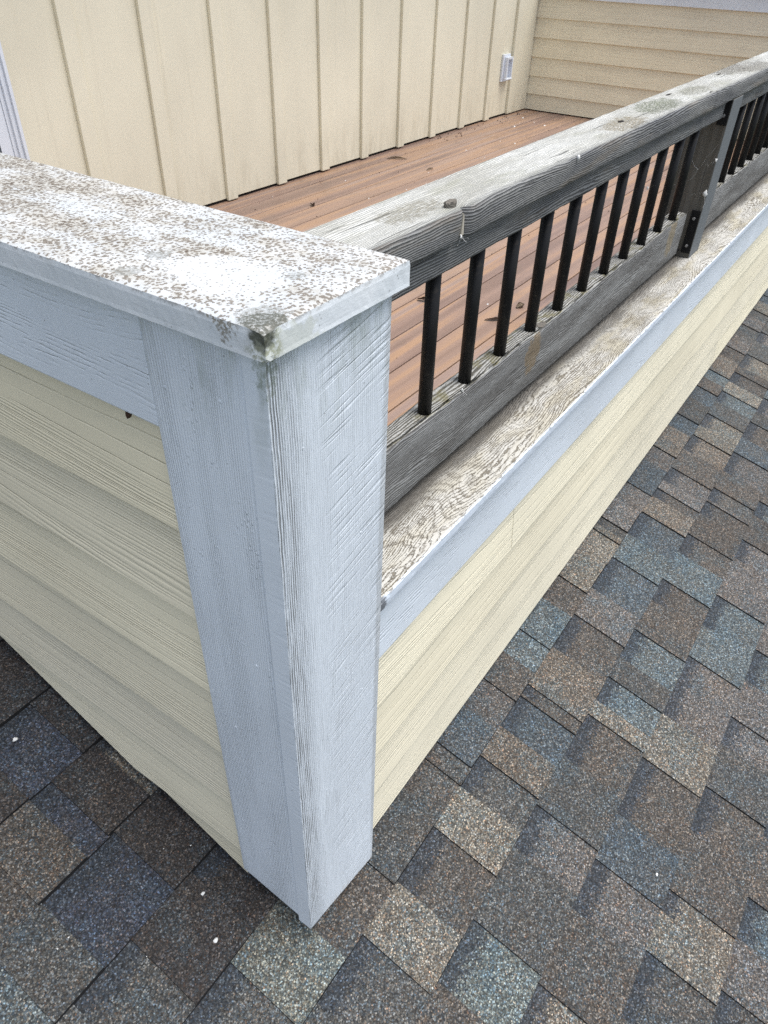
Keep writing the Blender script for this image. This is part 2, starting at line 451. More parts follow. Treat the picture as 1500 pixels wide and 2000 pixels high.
def rail_mat(name, side=False, vertical=False, low=False):
    m = Mat(name, 0.75, 0.25)
    if vertical: L, C, D = m.z, m.y, m.x
    elif side: L, C, D = m.x, m.z, m.y
    else: L, C, D = m.x, m.y, m.z
    if low:
        f, ph = m.lanes(L, C, D, 280.0, 11.0, 3.0, 16.0, 1.3)
    elif side:
        f, ph = m.lanes(L, C, D, 330.0, 9.0, 2.6, 24.0, 0.9)
    elif vertical:
        f, ph = m.lanes(L, C, D, 60.0, 6.0, 1.2, 8.0, 0.8)
    else:
        f, ph = m.lanes(L, C, D, 330.0, 13.0, 2.6, 13.0, 1.4)
    n3 = m.noise(m.vec(m.mul(L, 90.0), m.mul(C, 600.0), m.mul(D, 300.0)), 1.0, 4.0, 0.65)
    zone = m.noise(m.vec(m.mul(L, 5.0), m.mul(C, 30.0), m.mul(D, 10.0)), 1.0, 4.0, 0.6)
    ridge = m.ss(m.add(tri(m, f, 0.5, 0.5), m.mul(m.sub(n3, 0.5), 0.5)), 0.25, 0.75)
    if low:
        base = m.mix(m.mr(zone, 0.35, 0.65, 0, 1), (0.055, 0.053, 0.052), (0.14, 0.14, 0.14))
        c = m.mix(m.mul(ridge, 0.8), base, m.mix(m.mr(zone, 0.35, 0.65, 0, 1), (0.22, 0.22, 0.22), (0.33, 0.34, 0.345)))
        c = m.mix(m.mul(m.spot((0.735, 0.085, -0.33), 0.03, 0.9, 70.0, (1, 0.2, 0.8)), 0.6), c, (0.20, 0.14, 0.07))
        c = m.mix(m.mul(m.spot((1.50, 0.085, -0.33), 0.03, 0.9, 70.0, (1, 0.2, 0.6)), 0.6), c, (0.24, 0.19, 0.11))
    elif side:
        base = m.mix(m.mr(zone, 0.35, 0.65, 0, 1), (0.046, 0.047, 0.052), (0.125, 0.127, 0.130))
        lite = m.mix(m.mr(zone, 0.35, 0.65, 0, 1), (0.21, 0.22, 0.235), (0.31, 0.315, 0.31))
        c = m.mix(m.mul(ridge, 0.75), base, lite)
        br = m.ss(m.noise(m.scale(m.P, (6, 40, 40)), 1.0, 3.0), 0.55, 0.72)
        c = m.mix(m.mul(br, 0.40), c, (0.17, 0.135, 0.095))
    elif vertical:
        c = m.mix(ridge, (0.095, 0.088, 0.075), (0.115, 0.108, 0.095))
        c = m.mix(m.mul(m.ss(zone, 0.5, 0.7), 0.5), c, (0.12, 0.115, 0.10))
    else:
        base = m.mix(m.mr(zone, 0.35, 0.65, 0, 1), (0.42, 0.42, 0.385), (0.60, 0.61, 0.59))
        dark = (0.17, 0.175, 0.16)
        c = m.mix(m.mul(m.sub(1.0, ridge), 0.50), base, dark)
        grn = m.ss(m.noise(m.scale(m.P, (9, 30, 30)), 1.0, 4.0, 0.65), 0.52, 0.72)
        c = m.mix(m.mul(grn, 0.35), c, (0.24, 0.25, 0.17))
        for (cx, cy, r, col) in ((1.198, 0.105, 0.050, (0.10, 0.115, 0.07)), (0.99, 0.09, 0.040, (0.20, 0.17, 0.11)), (1.83, 0.13, 0.06, (0.13, 0.12, 0.10)), (0.345, 0.10, 0.03, (0.23, 0.22, 0.18)), (1.44, 0.10, 0.04, (0.20, 0.20, 0.16)), (1.95, 0.10, 0.07, (0.16, 0.15, 0.13))):
            s_ = m.spot((cx, cy, -0.019), r, 0.9, 55.0, (0.5, 1.4, 0.3))
            c = m.mix(m.mul(m.mul(s_, m.ss(n3, 0.38, 0.55)), 0.85), c, col)
        arr = m.ss(m.add(m.y, m.mul(zone, -0.012)), 0.066, 0.055)
        c = m.mix(m.mul(arr, 0.6), c, (0.12, 0.125, 0.125))
    ck = m.ss(m.noise(m.vec(m.mul(L, 5.0), m.mul(C, 260.0), m.mul(D, 60.0)), 1.0, 2.0, 0.5), 0.69, 0.73)
    c = m.mix(m.mul(ck, 0.8), c, (0.03, 0.03, 0.03))
    h = m.sub(m.add(ridge, m.mul(n3, 0.5)), m.mul(ck, 1.5))
    return m.done(c, m.bump(h, 0.0011 if not vertical else 0.0004, 1.0))
M_RT = rail_mat('weathered_rail_top')
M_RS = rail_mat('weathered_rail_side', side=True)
M_LRS = rail_mat('weathered_bottom_rail_side', side=True, low=True)
M_RV = rail_mat('weathered_post', vertical=True)

def post_side_mat():
    m = Mat('weathered_post_blue_grey', 0.7, 0.3)
    f, ph = m.lanes(m.z, m.x, m.y, 200.0, 8.0, 2.0, 12.0, 0.8)
    c = m.mix(m.ss(tri(m, f), 0.2, 0.8), (0.10, 0.11, 0.12), (0.15, 0.165, 0.18))
    return m.done(c, m.bump(f, 0.0005, 0.6))
M_RVS = post_side_mat()

def lowrail_top():
    m = Mat('bottom_rail_top', 0.8, 0.2)
    f, ph = m.lanes(m.x, m.y, m.z, 260.0, 12.0, 3.5, 18.0, 1.2)
    n3 = m.noise(m.P, 300.0, 4.0, 0.65)
    c = m.mix(m.ss(m.add(tri(m, f), m.mul(m.sub(n3, 0.5), 0.8)), 0.2, 0.8), (0.10, 0.095, 0.08), (0.42, 0.42, 0.40))
    my = m.noise(m.scale(m.P, (25, 40, 1)), 1.0, 4.0, 0.65)
    c = m.mix(m.mul(m.ss(my, 0.50, 0.66), 0.7), c, (0.17, 0.155, 0.075))
    return m.done(c, m.bump(m.add(m.mul(tri(m, f), 1.0), n3), 0.0010, 1.0))
M_LRT = lowrail_top()

def deck_mat():
    m = Mat('composite_deck', 0.42, 0.45)
    o = m.mul(m.rnd, 31.0)
    v = m.vec(m.mul(m.add(m.x, o), 0.55), m.mul(m.add(m.y, o), 13.0), o)
    s1 = m.noise(v, 1.0, 2.0, 0.5)
    s2 = m.noise(m.vec(m.mul(m.add(m.x, o), 1.6), m.mul(m.add(m.y, o), 60.0), o), 1.0, 3.0, 0.55)
    c = m.ramp(m.add(m.mul(s1, 0.88), m.mul(s2, 0.10)), [(0.34, (0.20, 0.14, 0.12)), (0.44, (0.30, 0.21, 0.175)), (0.52, (0.43, 0.27, 0.165)), (0.60, (0.37, 0.275, 0.235)), (0.70, (0.25, 0.18, 0.155))])
    # tone of each board
    tone = m.ss(m.rnd, 0.0, 1.0)
    c = m.mix(m.mul(tone, 0.65), c, m.mix(m.ma('FRACT', m.mul(m.rnd, 9.3)), (0.25, 0.19, 0.165), (0.43, 0.29, 0.20)))
    c = m.mix(0.32, c, (0.09, 0.045, 0.03))
    dirt = m.ss(m.noise(m.P, 5.0, 5.0, 0.65), 0.52, 0.70)
    c = m.mix(m.mul(dirt, 0.25), c, (0.13, 0.10, 0.08))
    emb = m.noise(m.vec(m.mul(m.x, 30.0), m.mul(m.y, 500.0), 0.0), 1.0, 3.0)
    return m.done(c, m.bump(emb, 0.0003, 0.6), m.mr(s2, 0.3, 0.7, 0.36, 0.52))
M_DECK = deck_mat()

def shingle_mat():
    m = Mat('roof_granules', 0.85, 0.25)
    a = m.t.nodes.new('ShaderNodeAttribute'); a.attribute_name = 'tint'
    tint = a.outputs['Color']
    a2 = m.t.nodes.new('ShaderNodeAttribute'); a2.attribute_name = 'band'
    band = a2.outputs['Fac']
    n = m.t.nodes.new('ShaderNodeTexVoronoi')
    m.put(n.inputs['Vector'], m.P); n.inputs['Scale'].default_value = 440.0
    cellc = n.outputs['Color']; cd_ = n.outputs['Distance']
    sx = m.t.nodes.new('ShaderNodeSeparateColor'); m.put(sx.inputs[0], cellc)
    r_, g_, b_ = sx.outputs[0], sx.outputs[1], sx.outputs[2]
    # blends of granules bleed into one another grain by grain
    w = m.noise(m.P, 15.0, 4.0, 0.65)
    w2 = m.noise(m.scale(m.P, (1, 1, 1), (7.3, 2.1, 4.0)), 11.0, 4.0, 0.65)
    q_ = m.ma('FRACT', m.mul(b_, 37.7))
    def dith(prob, rnd): return m.ss(m.sub(prob, rnd), -0.12, 0.12)
    t = m.mix(dith(m.mul(m.ss(w, 0.40, 0.70), 0.85), b_), tint, m.mix(0.65, (0.0656, 0.0800, 0.0896), m.mix(1.0, tint, (0.82, 1.0, 1.12), 'MULTIPLY')))
    t = m.mix(dith(m.mul(m.ss(w2, 0.42, 0.72), 0.75), q_), t, m.mix(0.65, (0.0896, 0.0824, 0.0744), m.mix(1.0, tint, (1.08, 0.98, 0.88), 'MULTIPLY')))
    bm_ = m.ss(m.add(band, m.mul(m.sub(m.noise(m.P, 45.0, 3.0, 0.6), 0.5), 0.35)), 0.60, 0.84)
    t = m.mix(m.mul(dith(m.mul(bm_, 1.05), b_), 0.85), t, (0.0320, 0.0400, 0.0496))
    val = m.ramp(r_, [(0.0, (0.30,) * 3), (0.30, (0.62,) * 3), (0.65, (1.0,) * 3), (0.88, (1.7,) * 3), (1.0, (3.0,) * 3)])
    gr = m.mix(1.0, t, val, 'MULTIPLY')
    hue = m.ramp(g_, [(0.0, (0.84, 0.97, 1.18)), (0.25, (0.92, 1.0, 1.1)), (0.5, (1, 1, 1)), (0.78, (1.07, 1.0, 0.93)), (0.93, (1.09, 0.99, 0.91)), (1.0, (1.30, 0.90, 0.72))])
    gr = m.mix(1.0, gr, hue, 'MULTIPLY')
    gap = m.ss(cd_, 0.42, 0.75)
    gr = m.mix(m.mul(gap, 0.55), gr, (0.02, 0.02, 0.022))
    # coarser mottling so that the grain survives further off
    mo = m.noise(m.P, 190.0, 3.0, 0.7)
    gr = m.mix(1.0, gr, m.ramp(mo, [(0.3, (0.62,) * 3), (0.7, (1.42,) * 3)]), 'MULTIPLY')
    h = m.add(m.mul(cd_, -1.0), m.mul(r_, 0.3))
    return m.done(gr, m.bump(h, 0.0009, 0.8))
M_SH = shingle_mat()
_m = Mat('asphalt_edge', 0.95, 0.1); M_SHE = _m.done(_m.mix(_m.noise(_m.P, 300.0, 2.0), (0.010, 0.010, 0.011), (0.03, 0.03, 0.032)))
_m = Mat('black_powder_coat', 0.45, 0.22); M_BLK = _m.done(_m.mix(_m.ss(_m.noise(_m.P, 90.0, 4.0, 0.6), 0.58, 0.72), (0.008, 0.008, 0.009), (0.028, 0.024, 0.02)), _m.bump(_m.noise(_m.P, 700.0, 2.0), 0.0002, 0.4))
_m = Mat('dark_void', 0.9, 0.1); M_DARK = _m.done(_m.mix(_m.noise(_m.P, 40.0, 3.0), (0.015, 0.014, 0.013), (0.035, 0.03, 0.028)))
_m = Mat('steel_screw', 0.35, 0.5); _m.b.inputs['Metallic'].default_value = 0.9; M_STEEL = _m.done((0.45, 0.45, 0.46), _m.bump(_m.noise(_m.P, 900.0, 2.0), 0.0002, 0.5))
_m = Mat('white_vinyl', 0.35, 0.5); M_VINYL = _m.done(_m.mix(_m.noise(_m.P, 8.0, 3.0), (0.62, 0.68, 0.76), (0.72, 0.76, 0.82)), _m.bump(_m.noise(_m.P, 200.0, 2.0), 0.0002, 0.3))
_m = Mat('door_glass', 0.06, 0.7); M_GLASS = _m.done(_m.mix(_m.noise(_m.P, 2.0, 2.0), (0.05, 0.075, 0.10), (0.09, 0.12, 0.15)))
_m = Mat('grey_knot_wood', 0.8, 0.2)
_r = _m.ma('FRACT', _m.mul(_m.vor(_m.P, 60.0), 7.0)); M_KNOT = _m.done(_m.mix(_r, (0.06, 0.056, 0.05), (0.24, 0.22, 0.19)), _m.bump(_r, 0.0008, 1.0))
_m = Mat('pale_wood_inside', 0.8, 0.2)
M_PALE = _m.done(_m.mix(_m.noise(_m.scale(_m.P, (60, 300, 20)), 1.0, 3.0), (0.22, 0.20, 0.16), (0.55, 0.52, 0.45)), _m.bump(_m.noise(_m.scale(_m.P, (60, 400, 20)), 1.0, 3.0), 0.001, 1.0))
_m = Mat('dry_leaf', 0.75, 0.2); M_LEAF = _m.done(_m.mix(_m.noise(_m.P, 120.0, 3.0), (0.10, 0.07, 0.045), (0.34, 0.27, 0.20)), _m.bump(_m.noise(_m.P, 300.0, 3.0), 0.001, 0.8))
_m = Mat('dark_leaf', 0.8, 0.2); M_LEAFD = _m.done(_m.mix(_m.noise(_m.P, 150.0, 3.0), (0.02, 0.014, 0.01), (0.09, 0.05, 0.035)))
_m = Mat('white_fluff', 0.9, 0.1); M_FLUFF = _m.done(_m.mix(_m.noise(_m.P, 400.0, 3.0), (0.45, 0.46, 0.46), (0.85, 0.86, 0.86)), _m.bump(_m.noise(_m.P, 900.0, 3.0), 0.001, 0.8))
_m = Mat('meadow_green', 0.9, 0.2); M_GND = _m.done(_m.mix(_m.noise(_m.P, 0.4, 6.0, 0.65), (0.035, 0.06, 0.02), (0.09, 0.11, 0.045)), _m.bump(_m.noise(_m.P, 6.0, 6.0), 0.05, 0.6))

# ------------------------------------------------------------------ ground far below (a neighbouring lawn)
me = bpy.data.meshes.new('ground')
me.from_pydata([(-200, -200, -5), (200, -200, -5), (200, 200, -5), (-200, 200, -5)], [], [(0, 1, 2, 3)])
tag(link('ground', me, M_GND), kind='structure')

# ------------------------------------------------------------------ roof of architectural shingles
SLOPE, Z0 = 0.28, -1.048
YB, PIT_S = 0.0835, 0.1335
def rp(x, y, h): return (x, y, Z0 + SLOPE * y + h * 1.04 - 0.0085)

PAL = {'br': (0.0800, 0.0728, 0.0640), 'bb': (0.0699, 0.0714, 0.0684), 'bl': (0.0638, 0.0775, 0.0866), 'be': (0.1479, 0.1376, 0.1156),
       'bo': (0.1188, 0.1044, 0.0864), 'lb': (0.0963, 0.1170, 0.1225), 'lv': (0.1104, 0.1306, 0.1270), 'dk': (0.0400, 0.0360, 0.0340),  # dk: dark shingle colour deepened by the left wall's shade
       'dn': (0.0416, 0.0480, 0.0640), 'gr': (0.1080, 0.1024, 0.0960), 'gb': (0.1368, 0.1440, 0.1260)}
# (slot start, slot end) for each course as read on the roof; the raised tabs lie between
SLOTS = {
 -4: [(-0.40, -0.31), (-0.13, -0.025)], -3: [(-0.30, -0.22), (-0.131, -0.089)],
 -2: [(-0.36, -0.30), (-0.215, -0.078)], -1: [(-0.27, -0.166), (-0.042, 0.06)],
 0: [(-0.20, -0.095), (0.02, 0.16), (0.31, 0.388), (0.405, 0.433), (0.54, 0.628), (0.72, 0.805), (0.93, 1.029), (1.17, 1.26), (1.285, 1.323), (1.43, 1.53), (1.68, 1.776), (1.93, 2.029), (2.17, 2.273)],
 1: [(-0.053, 0.066), (0.169, 0.291), (0.389, 0.472), (0.557, 0.652), (0.658, 0.69), (0.821, 0.95), (1.061, 1.208), (1.326, 1.448), (1.54, 1.590), (1.641, 1.727), (1.854, 1.965), (2.037, 2.14), (2.247, 2.342), (2.43, 2.527), (2.587, 2.72), (2.87, 2.982)],
 2: [(-0.07, 0.0), (0.09, 0.207), (0.362, 0.464), (0.593, 0.724), (0.769, 0.849), (0.92, 1.028), (1.152, 1.249), (1.38, 1.480), (1.596, 1.671), (1.681, 1.756), (1.865, 2.005), (2.116, 2.245)],
 3: [(0.124, 0.197), (0.34, 0.451), (0.563, 0.718), (0.853, 1.060), (1.181, 1.318), (1.50, 1.60), (1.74, 1.827)],
 4: [(0.16, 0.22), (0.245, 0.369), (0.451, 0.499), (0.639, 0.757), (0.882, 0.972), (1.10, 1.22)],
 5: [(0.28, 0.402), (0.506, 0.595), (0.74, 0.86)]}
# colours by hand for the nearest pieces: course -> {(x of piece middle): colour}
TINT = {
 -5: [(-0.1, 'dk'), (0.0, 'dk')],  # dark shingles beside the left wall, its shade partly painted into dk
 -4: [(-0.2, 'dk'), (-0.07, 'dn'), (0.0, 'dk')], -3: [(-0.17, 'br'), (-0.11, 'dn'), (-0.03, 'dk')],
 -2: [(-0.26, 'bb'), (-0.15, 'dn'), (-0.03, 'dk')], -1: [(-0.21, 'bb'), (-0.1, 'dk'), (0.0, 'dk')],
 0: [(-0.25, 'br'), (-0.15, 'bb'), (-0.04, 'gb'), (0.09, 'br'), (0.23, 'bb'), (0.35, 'br')],
 1: [(-0.12, 'bb'), (0.0, 'bb'), (0.12, 'be'), (0.23, 'br'), (0.34, 'be'), (0.43, 'bb'), (0.51, 'bo'), (0.6, 'bl'), (0.67, 'br'), (0.75, 'bo'), (0.88, 'br'), (1.0, 'gr')],
 2: [(0.04, 'br'), (0.15, 'lv'), (0.28, 'bb'), (0.41, 'gr'), (0.53, 'bb'), (0.65, 'br'), (0.74, 'be'), (0.81, 'lb'), (0.88, 'bb'), (0.97, 'lb'), (1.09, 'br'), (1.2, 'br'), (1.31, 'lb'), (1.43, 'br')],
 3: [(0.08, 'gr'), (0.16, 'be'), (0.27, 'br'), (0.40, 'gr'), (0.50, 'bl'), (0.64, 'br'), (0.78, 'be'), (0.95, 'gr'), (1.1, 'lb'), (1.25, 'lb'), (1.4, 'gr')],
 4: [(0.22, 'br'), (0.31, 'bb'), (0.41, 'be'), (0.475, 'be'), (0.57, 'br'), (0.70, 'br'), (0.82, 'bb'), (0.92, 'gr')],
 5: [(0.34, 'bb'), (0.45, 'gr'), (0.55, 'lb'), (0.66, 'br')]}
KEYS = ['br', 'br', 'br', 'bb', 'bb', 'bl', 'gr', 'gr', 'bo', 'be', 'lb', 'bl']

cinv = cam.matrix_world.inverted()
def seen(p):
    q = cinv @ Vector(p)
    if q.z > -0.02: return 0
    u = q.x / -q.z * FPX; v = q.y / -q.z * FPX
    return abs(u) < 790 and abs(v) < 1040

pieces = []
for k in range(-20, 34):
    yt, yb = YB - PIT_S * k, YB - PIT_S * (k + 1)
    X0, X1 = (-4.0, 0.03) if yb > 0.02 else (-4.0, 7.0)
    rs = random.Random(100 + k)
    sl_ = [s for s in SLOTS.get(k, [])]
    lo = sl_[0][0] if sl_ else 0.0
    hi = sl_[-1][1] if sl_ else 0.0
    x = hi
    while x < X1:
        a = x + rs.uniform(0.07, 0.16); b = a + rs.choice([0.09, 0.10, 0.13, 0.08]); sl_.append((a, b)); x = b
    x = lo
    while x > X0:
        b = x - rs.uniform(0.07, 0.16); a = b - rs.choice([0.09, 0.10, 0.13, 0.08]); sl_.insert(0, (a, b)); x = a
    prev = None
    for (a, b) in sl_:
        if prev is not None: pieces.append((k, yt, yb, prev, a, True, rs))
        pieces.append((k, yt, yb, a, b, False, rs))
        prev = b
def piece_geo(k, yt, yb, a, b, tooth, rs, X1):
    b = min(b, X1); a = max(a, -4.0)
    if b - a < 0.004: return None
    top_h, bot_h = (0.0045, 0.0088) if tooth else (0.0012, 0.0054)
    ov = 0.010
    if tooth: yt2 = yt + ov
    else: yt2 = yt + ov; 
    jb = rs.uniform(-0.0010, 0.0010); j2 = jb + rs.uniform(-0.0006, 0.0006)
    lift = abs(rs.gauss(0, 0.0007)) if tooth else 0.0
    ex = 0.0 if tooth else 0.002      # the backing sheet runs a little under the tabs
    nseg = max(2, int((b - a) / 0.03))
    bot = bot_h + lift
    V = []; F = []; MI = []
    for i in range(nseg + 1):
        x = a - ex + (b - a + 2 * ex) * i / nseg
        jy = jb + (j2 - jb) * i / nseg + (rs.uniform(-0.0004, 0.0004))
        hb = bot + rs.uniform(-0.0003, 0.0003)
        V += [rp(x, yt2, top_h - 0.0006), rp(x, yb + jy, hb), rp(x, yb + jy, -0.001)]
    for i in range(nseg):
        q = 3 * i
        F.append((q, q + 1, q + 4, q + 3)); MI.append(0)
        F.append((q + 1, q + 2, q + 5, q + 4)); MI.append(1)
    # end faces
    n0 = len(V)
    V += [rp(a - ex, yt2, -0.004), rp(b + ex, yt2, -0.004)]
    F.append((0, n0, 2, 1)); MI.append(1)
    q = 3 * nseg
    F.append((q, q + 1, q + 2, n0 + 1)); MI.append(1)
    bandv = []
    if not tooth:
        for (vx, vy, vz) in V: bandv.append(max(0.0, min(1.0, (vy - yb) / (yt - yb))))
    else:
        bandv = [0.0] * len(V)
    return V, F, MI, bandv

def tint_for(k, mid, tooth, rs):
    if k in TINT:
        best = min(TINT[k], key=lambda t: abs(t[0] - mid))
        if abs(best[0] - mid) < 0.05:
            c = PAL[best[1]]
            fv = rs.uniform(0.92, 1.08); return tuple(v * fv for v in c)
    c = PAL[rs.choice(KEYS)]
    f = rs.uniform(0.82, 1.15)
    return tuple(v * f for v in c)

def shingle_mesh(name, geos):
    V, F, MI, B, T = [], [], [], [], []
    for (g, t) in geos:
        o = len(V); V += g[0]; F += [tuple(i + o for i in f) for f in g[1]]; MI += g[2]; B += g[3]; T += [t] * len(g[0])
    me = bpy.data.meshes.new(name)
    me.from_pydata(V, [], F)
    me.materials.append(M_SH); me.materials.append(M_SHE)
    me.polygons.foreach_set('material_index', MI)
    at = me.attributes.new('tint', 'FLOAT_COLOR', 'POINT')
    for i, t in enumerate(T): at.data[i].color = (*t, 1)
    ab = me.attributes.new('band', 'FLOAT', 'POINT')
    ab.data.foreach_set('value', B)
    return me

# roof deck sheets under the shingles
bm = bmesh.new()
def rquad(x0, x1, y0, y1, h, th):
    vs_ = [bm.verts.new(rp(x, y, hh)) for x in (x0, x1) for y in (y0, y1) for hh in (h - th, h)]
    for f in ((0, 1, 3, 2), (4, 6, 7, 5), (0, 4, 5, 1), (2, 3, 7, 6), (0, 2, 6, 4), (1, 5, 7, 3)): bm.faces.new([vs_[i] for i in f])
rquad(-4.0, 7.0, -4.42, 0.060, -0.002, 0.08)
rquad(-4.0, 0.035, 0.060, 2.75, -0.002, 0.08)
roof = tag(obj('roof', bm, M_SHE), kind='structure')

cands, rest = [], []
for (k, yt, yb, a, b, tooth, rs) in pieces:
    X1 = 7.0 if yb < -0.0 else 0.03
    if a > X1 - 0.004: continue
    g = piece_geo(k, yt, yb, a, b, tooth, rs, X1)
    if g is None: continue
    t = tint_for(k, (a + b) / 2, tooth, rs)
    c = rp((a + b) / 2, (yt + yb) / 2, 0)
    vis = any(seen(rp(xx, yy, 0)) for xx in (a, b, (a + b) / 2) for yy in (yt, yb))
    hidden = (a > 0.03 and yb > 0.025) or (a < 0.0 and k < -5) or (a > 3.6)
    dist = (Vector(c) - cam.location).length
    size = min(b - a, 0.2) * PIT_S / dist ** 3
    if vis and not hidden: cands.append((size, g, t))
    else: rest.append((g, t))
cands.sort(key=lambda q: -q[0])
for (s_, g, t) in cands[:296]:
    o = link('shingle', shingle_mesh('shingle', [(g, t)]), None, roof)
rest += [(g, t) for (s_, g, t) in cands[296:]]
o = link('shingle_field', shingle_mesh('shingle_field', rest), None, roof)
o['kind'] = 'stuff'
def roof_z(y): return Z0 + SLOPE * y

# ------------------------------------------------------------------ deck
deck = tag(obj('deck', box_bm(0.165, 5.86, 0.13, 2.53, -0.96, -0.905), M_DARK), kind='structure')
y = 0.657 - 0.1296 * 4
while y < 2.52:
    y1 = min(y + 0.1296, 2.52)
    b_ = box('deck_board', 0.17, 5.85, y + 0.0022, y1 - 0.0022, -0.884, -0.86, M_DECK, deck, 0.0022, 2)
    y += 0.1296

# ------------------------------------------------------------------ siding helpers
def plank_left(z_bot, z_top, parent, y0=0.139, y1=2.47, name='siding_plank', clip=True):
    """lap board on the left wall, in the plane x ~ 0.02, butt proud at the bottom"""
    xb, xt, th = 0.0050, 0.0135, 0.007
    pts = [(xb, y0, z_bot), (xt, y0, z_top + 0.012), (xb, y1, z_bot), (xt, y1, z_top + 0.012),
           (xb + th + .004, y0, z_bot), (xt + th, y0, z_top + 0.012), (xb + th + .004, y1, z_bot), (xt + th, y1, z_top + 0.012)]
    bm = hexa(pts, 0.0011, 2)
    if clip:   # cut to the rake of the roof
        ang = math.atan(0.318)
        geom = bm.verts[:] + bm.edges[:] + bm.faces[:]
        r_ = bmesh.ops.bisect_plane(bm, geom=geom, plane_co=(0, 0.139, -0.986), plane_no=(0, math.sin(ang), -math.cos(ang)), clear_outer=True)
        if not bm.faces: bm.free(); return None
        ed = [e for e in r_['geom_cut'] if isinstance(e, bmesh.types.BMEdge)]
        if ed: bmesh.ops.edgenet_fill(bm, edges=ed)
    return obj(name, bm, M_SIDE_L, parent)

def plank_x(z_bot, z_top, x0, x1, parent, yface, mat, sgn=1):
    yb, yt, th = yface - 0.0050, yface + 0.0070, 0.007
    pts = [(x0, yb, z_bot), (x0, yt, z_top + 0.012), (x0, yb + th + .004, z_bot), (x0, yt + th, z_top + 0.012),
           (x1, yb, z_bot), (x1, yt, z_top + 0.012), (x1, yb + th + .004, z_bot), (x1, yt + th, z_top + 0.012)]
    return obj('siding_plank', hexa(pts, 0.0011, 2), mat, parent)

# ------------------------------------------------------------------ left parapet wall
lw = thing('parapet_wall', 'cream lap-sided parapet on the left under the wide flecked white cap', 'wall', (0.08, 1.3, -0.9))
bm = bmesh.new()
box_bm(0.036, 0.158, 0.150, 2.46, -1.03, -0.026, bm=bm)
obj('wall_core', bm, M_DARK, lw)
# inner face towards the deck
for i in range(7):
    zb_ = -0.86 + 0.126 * i
    if zb_ + 0.126 > -0.02: zt_ = -0.028
    else: zt_ = zb_ + 0.115
    obj('siding_plank', hexa([(0.158, 0.17, zb_), (0.158, 0.17, zt_), (0.158, 2.455, zb_), (0.158, 2.455, zt_),
                              (0.172, 0.17, zb_), (0.164, 0.17, zt_), (0.172, 2.455, zb_), (0.164, 2.455, zt_)], 0.001), M_SIDE_L, lw)
lz = [-0.137 - 0.0, -0.261, -0.3905, -0.520, -0.6495, -0.779, -0.9085, -1.038]
for i in range(1, len(lz)):
    plank_left(lz[i], lz[i - 1], lw)
obj('frieze_board', box_bm(0.003, 0.030, 0.1392, 2.46, -0.137, -0.0245, 0.0018), M_TY, lw)
# cap: one wide board over wall and post, near corner a little broken
bm = bmesh.new()
x0, x1, y0c, y1c = -0.0086, 0.1745, -0.0088, 2.468
nx, ny = 30, 200
rs = random.Random(5)
def capz(x, y):
    z = 0.0
    z += 0.0004 * mnoise.noise(Vector((x * 60, y * 40, 3)))
    dd = math.hypot(x - x0, y - y0c)
    z -= 0.0028 * max(0, 1 - dd / 0.016) ** 1.2 * (0.7 + 0.6 * mnoise.noise(Vector((x * 300, y * 300, 0))))
    return z
ys = [y0c + (0.45) * (j / 110) for j in range(111)] + [y0c + 0.45 + (y1c - y0c - 0.45) * j / 24 for j in range(1, 25)]
xs = [x0 + (x1 - x0) * i / 46 for i in range(47)]
grid = {}
for j, yy in enumerate(ys):
    for i, xx in enumerate(xs):
        ex = 0.0002 * mnoise.noise(Vector((yy * 50, 1.3, 0))) if i in (0, len(xs) - 1) else 0
        ey = 0.0002 * mnoise.noise(Vector((xx * 70, 7.3, 0))) if j == 0 else 0
        edge = (i in (0, len(xs) - 1)) or (j == 0)
        grid[i, j] = bm.verts.new((xx + ex, yy + ey, capz(xx, yy) - (0.0013 if edge else 0)))
for j in range(len(ys) - 1):
    for i in range(len(xs) - 1):
        bm.faces.new((grid[i, j], grid[i + 1, j], grid[i + 1, j + 1], grid[i, j + 1])).material_index = 0
def skirt(path, closed=False):
    prev = None
    for v in path:
        inx = 0.0; iny = 0.0
        col = [v]
        for (dz, ins) in ((-0.006, 0.0), (-0.013, 0.0), (-0.020, 0.0), (-0.0235, -0.0003), (-0.0245, 0.0012)):
            cx = v.co.x; cy = v.co.y
            ox = (-1 if cx < 0.08 else 1) if abs(cx - x0) < 0.002 or abs(cx - x1) < 0.002 else 0
            oy = -1 if abs(cy - y0c) < 0.002 else 0
            rag = 0.00022 * mnoise.noise(Vector((cx * 180, cy * 180, dz * 150)))
            chip = 0.004 * max(0, 1 - math.hypot(cx - x0, cy - y0c) / 0.012) * max(0, mnoise.noise(Vector((cx * 300, cy * 300, dz * 200))) + 0.3)
            push = -ins + 0.0006 + rag - chip
            col.append(bm.verts.new((cx + ox * push, cy + oy * push, dz + 0.0004 * mnoise.noise(Vector((cx * 90, cy * 90, 9))))))
        if prev:
            for a_, b_, c_, d_ in zip(prev[:-1], col[:-1], col[1:], prev[1:]):
                bm.faces.new((a_, b_, c_, d_)).material_index = 1
        prev = col
    return prev
path = [grid[0, j] for j in range(len(ys) - 1, -1, -1)] + [grid[i, 0] for i in range(1, len(xs))] + [grid[len(xs) - 1, j] for j in range(1, len(ys))]
skirt(path)
vb = [bm.verts.new(p) for p in ((x0 + .001, y0c + .001, -0.0243), (x1 - .001, y0c + .001, -0.0243), (x1 - .001, y1c, -0.0243), (x0 + .001, y1c, -0.0243))]
bm.faces.new(vb).material_index = 1
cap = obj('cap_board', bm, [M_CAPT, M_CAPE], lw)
for p in cap.data.polygons: p.use_smooth = False

# ------------------------------------------------------------------ corner post
cp = thing('corner_post', 'pale blue-white painted corner post of two rough-sawn boards beneath the flecked cap', 'post', (0.08, 0.07, -1.0))
bm = bmesh.new()
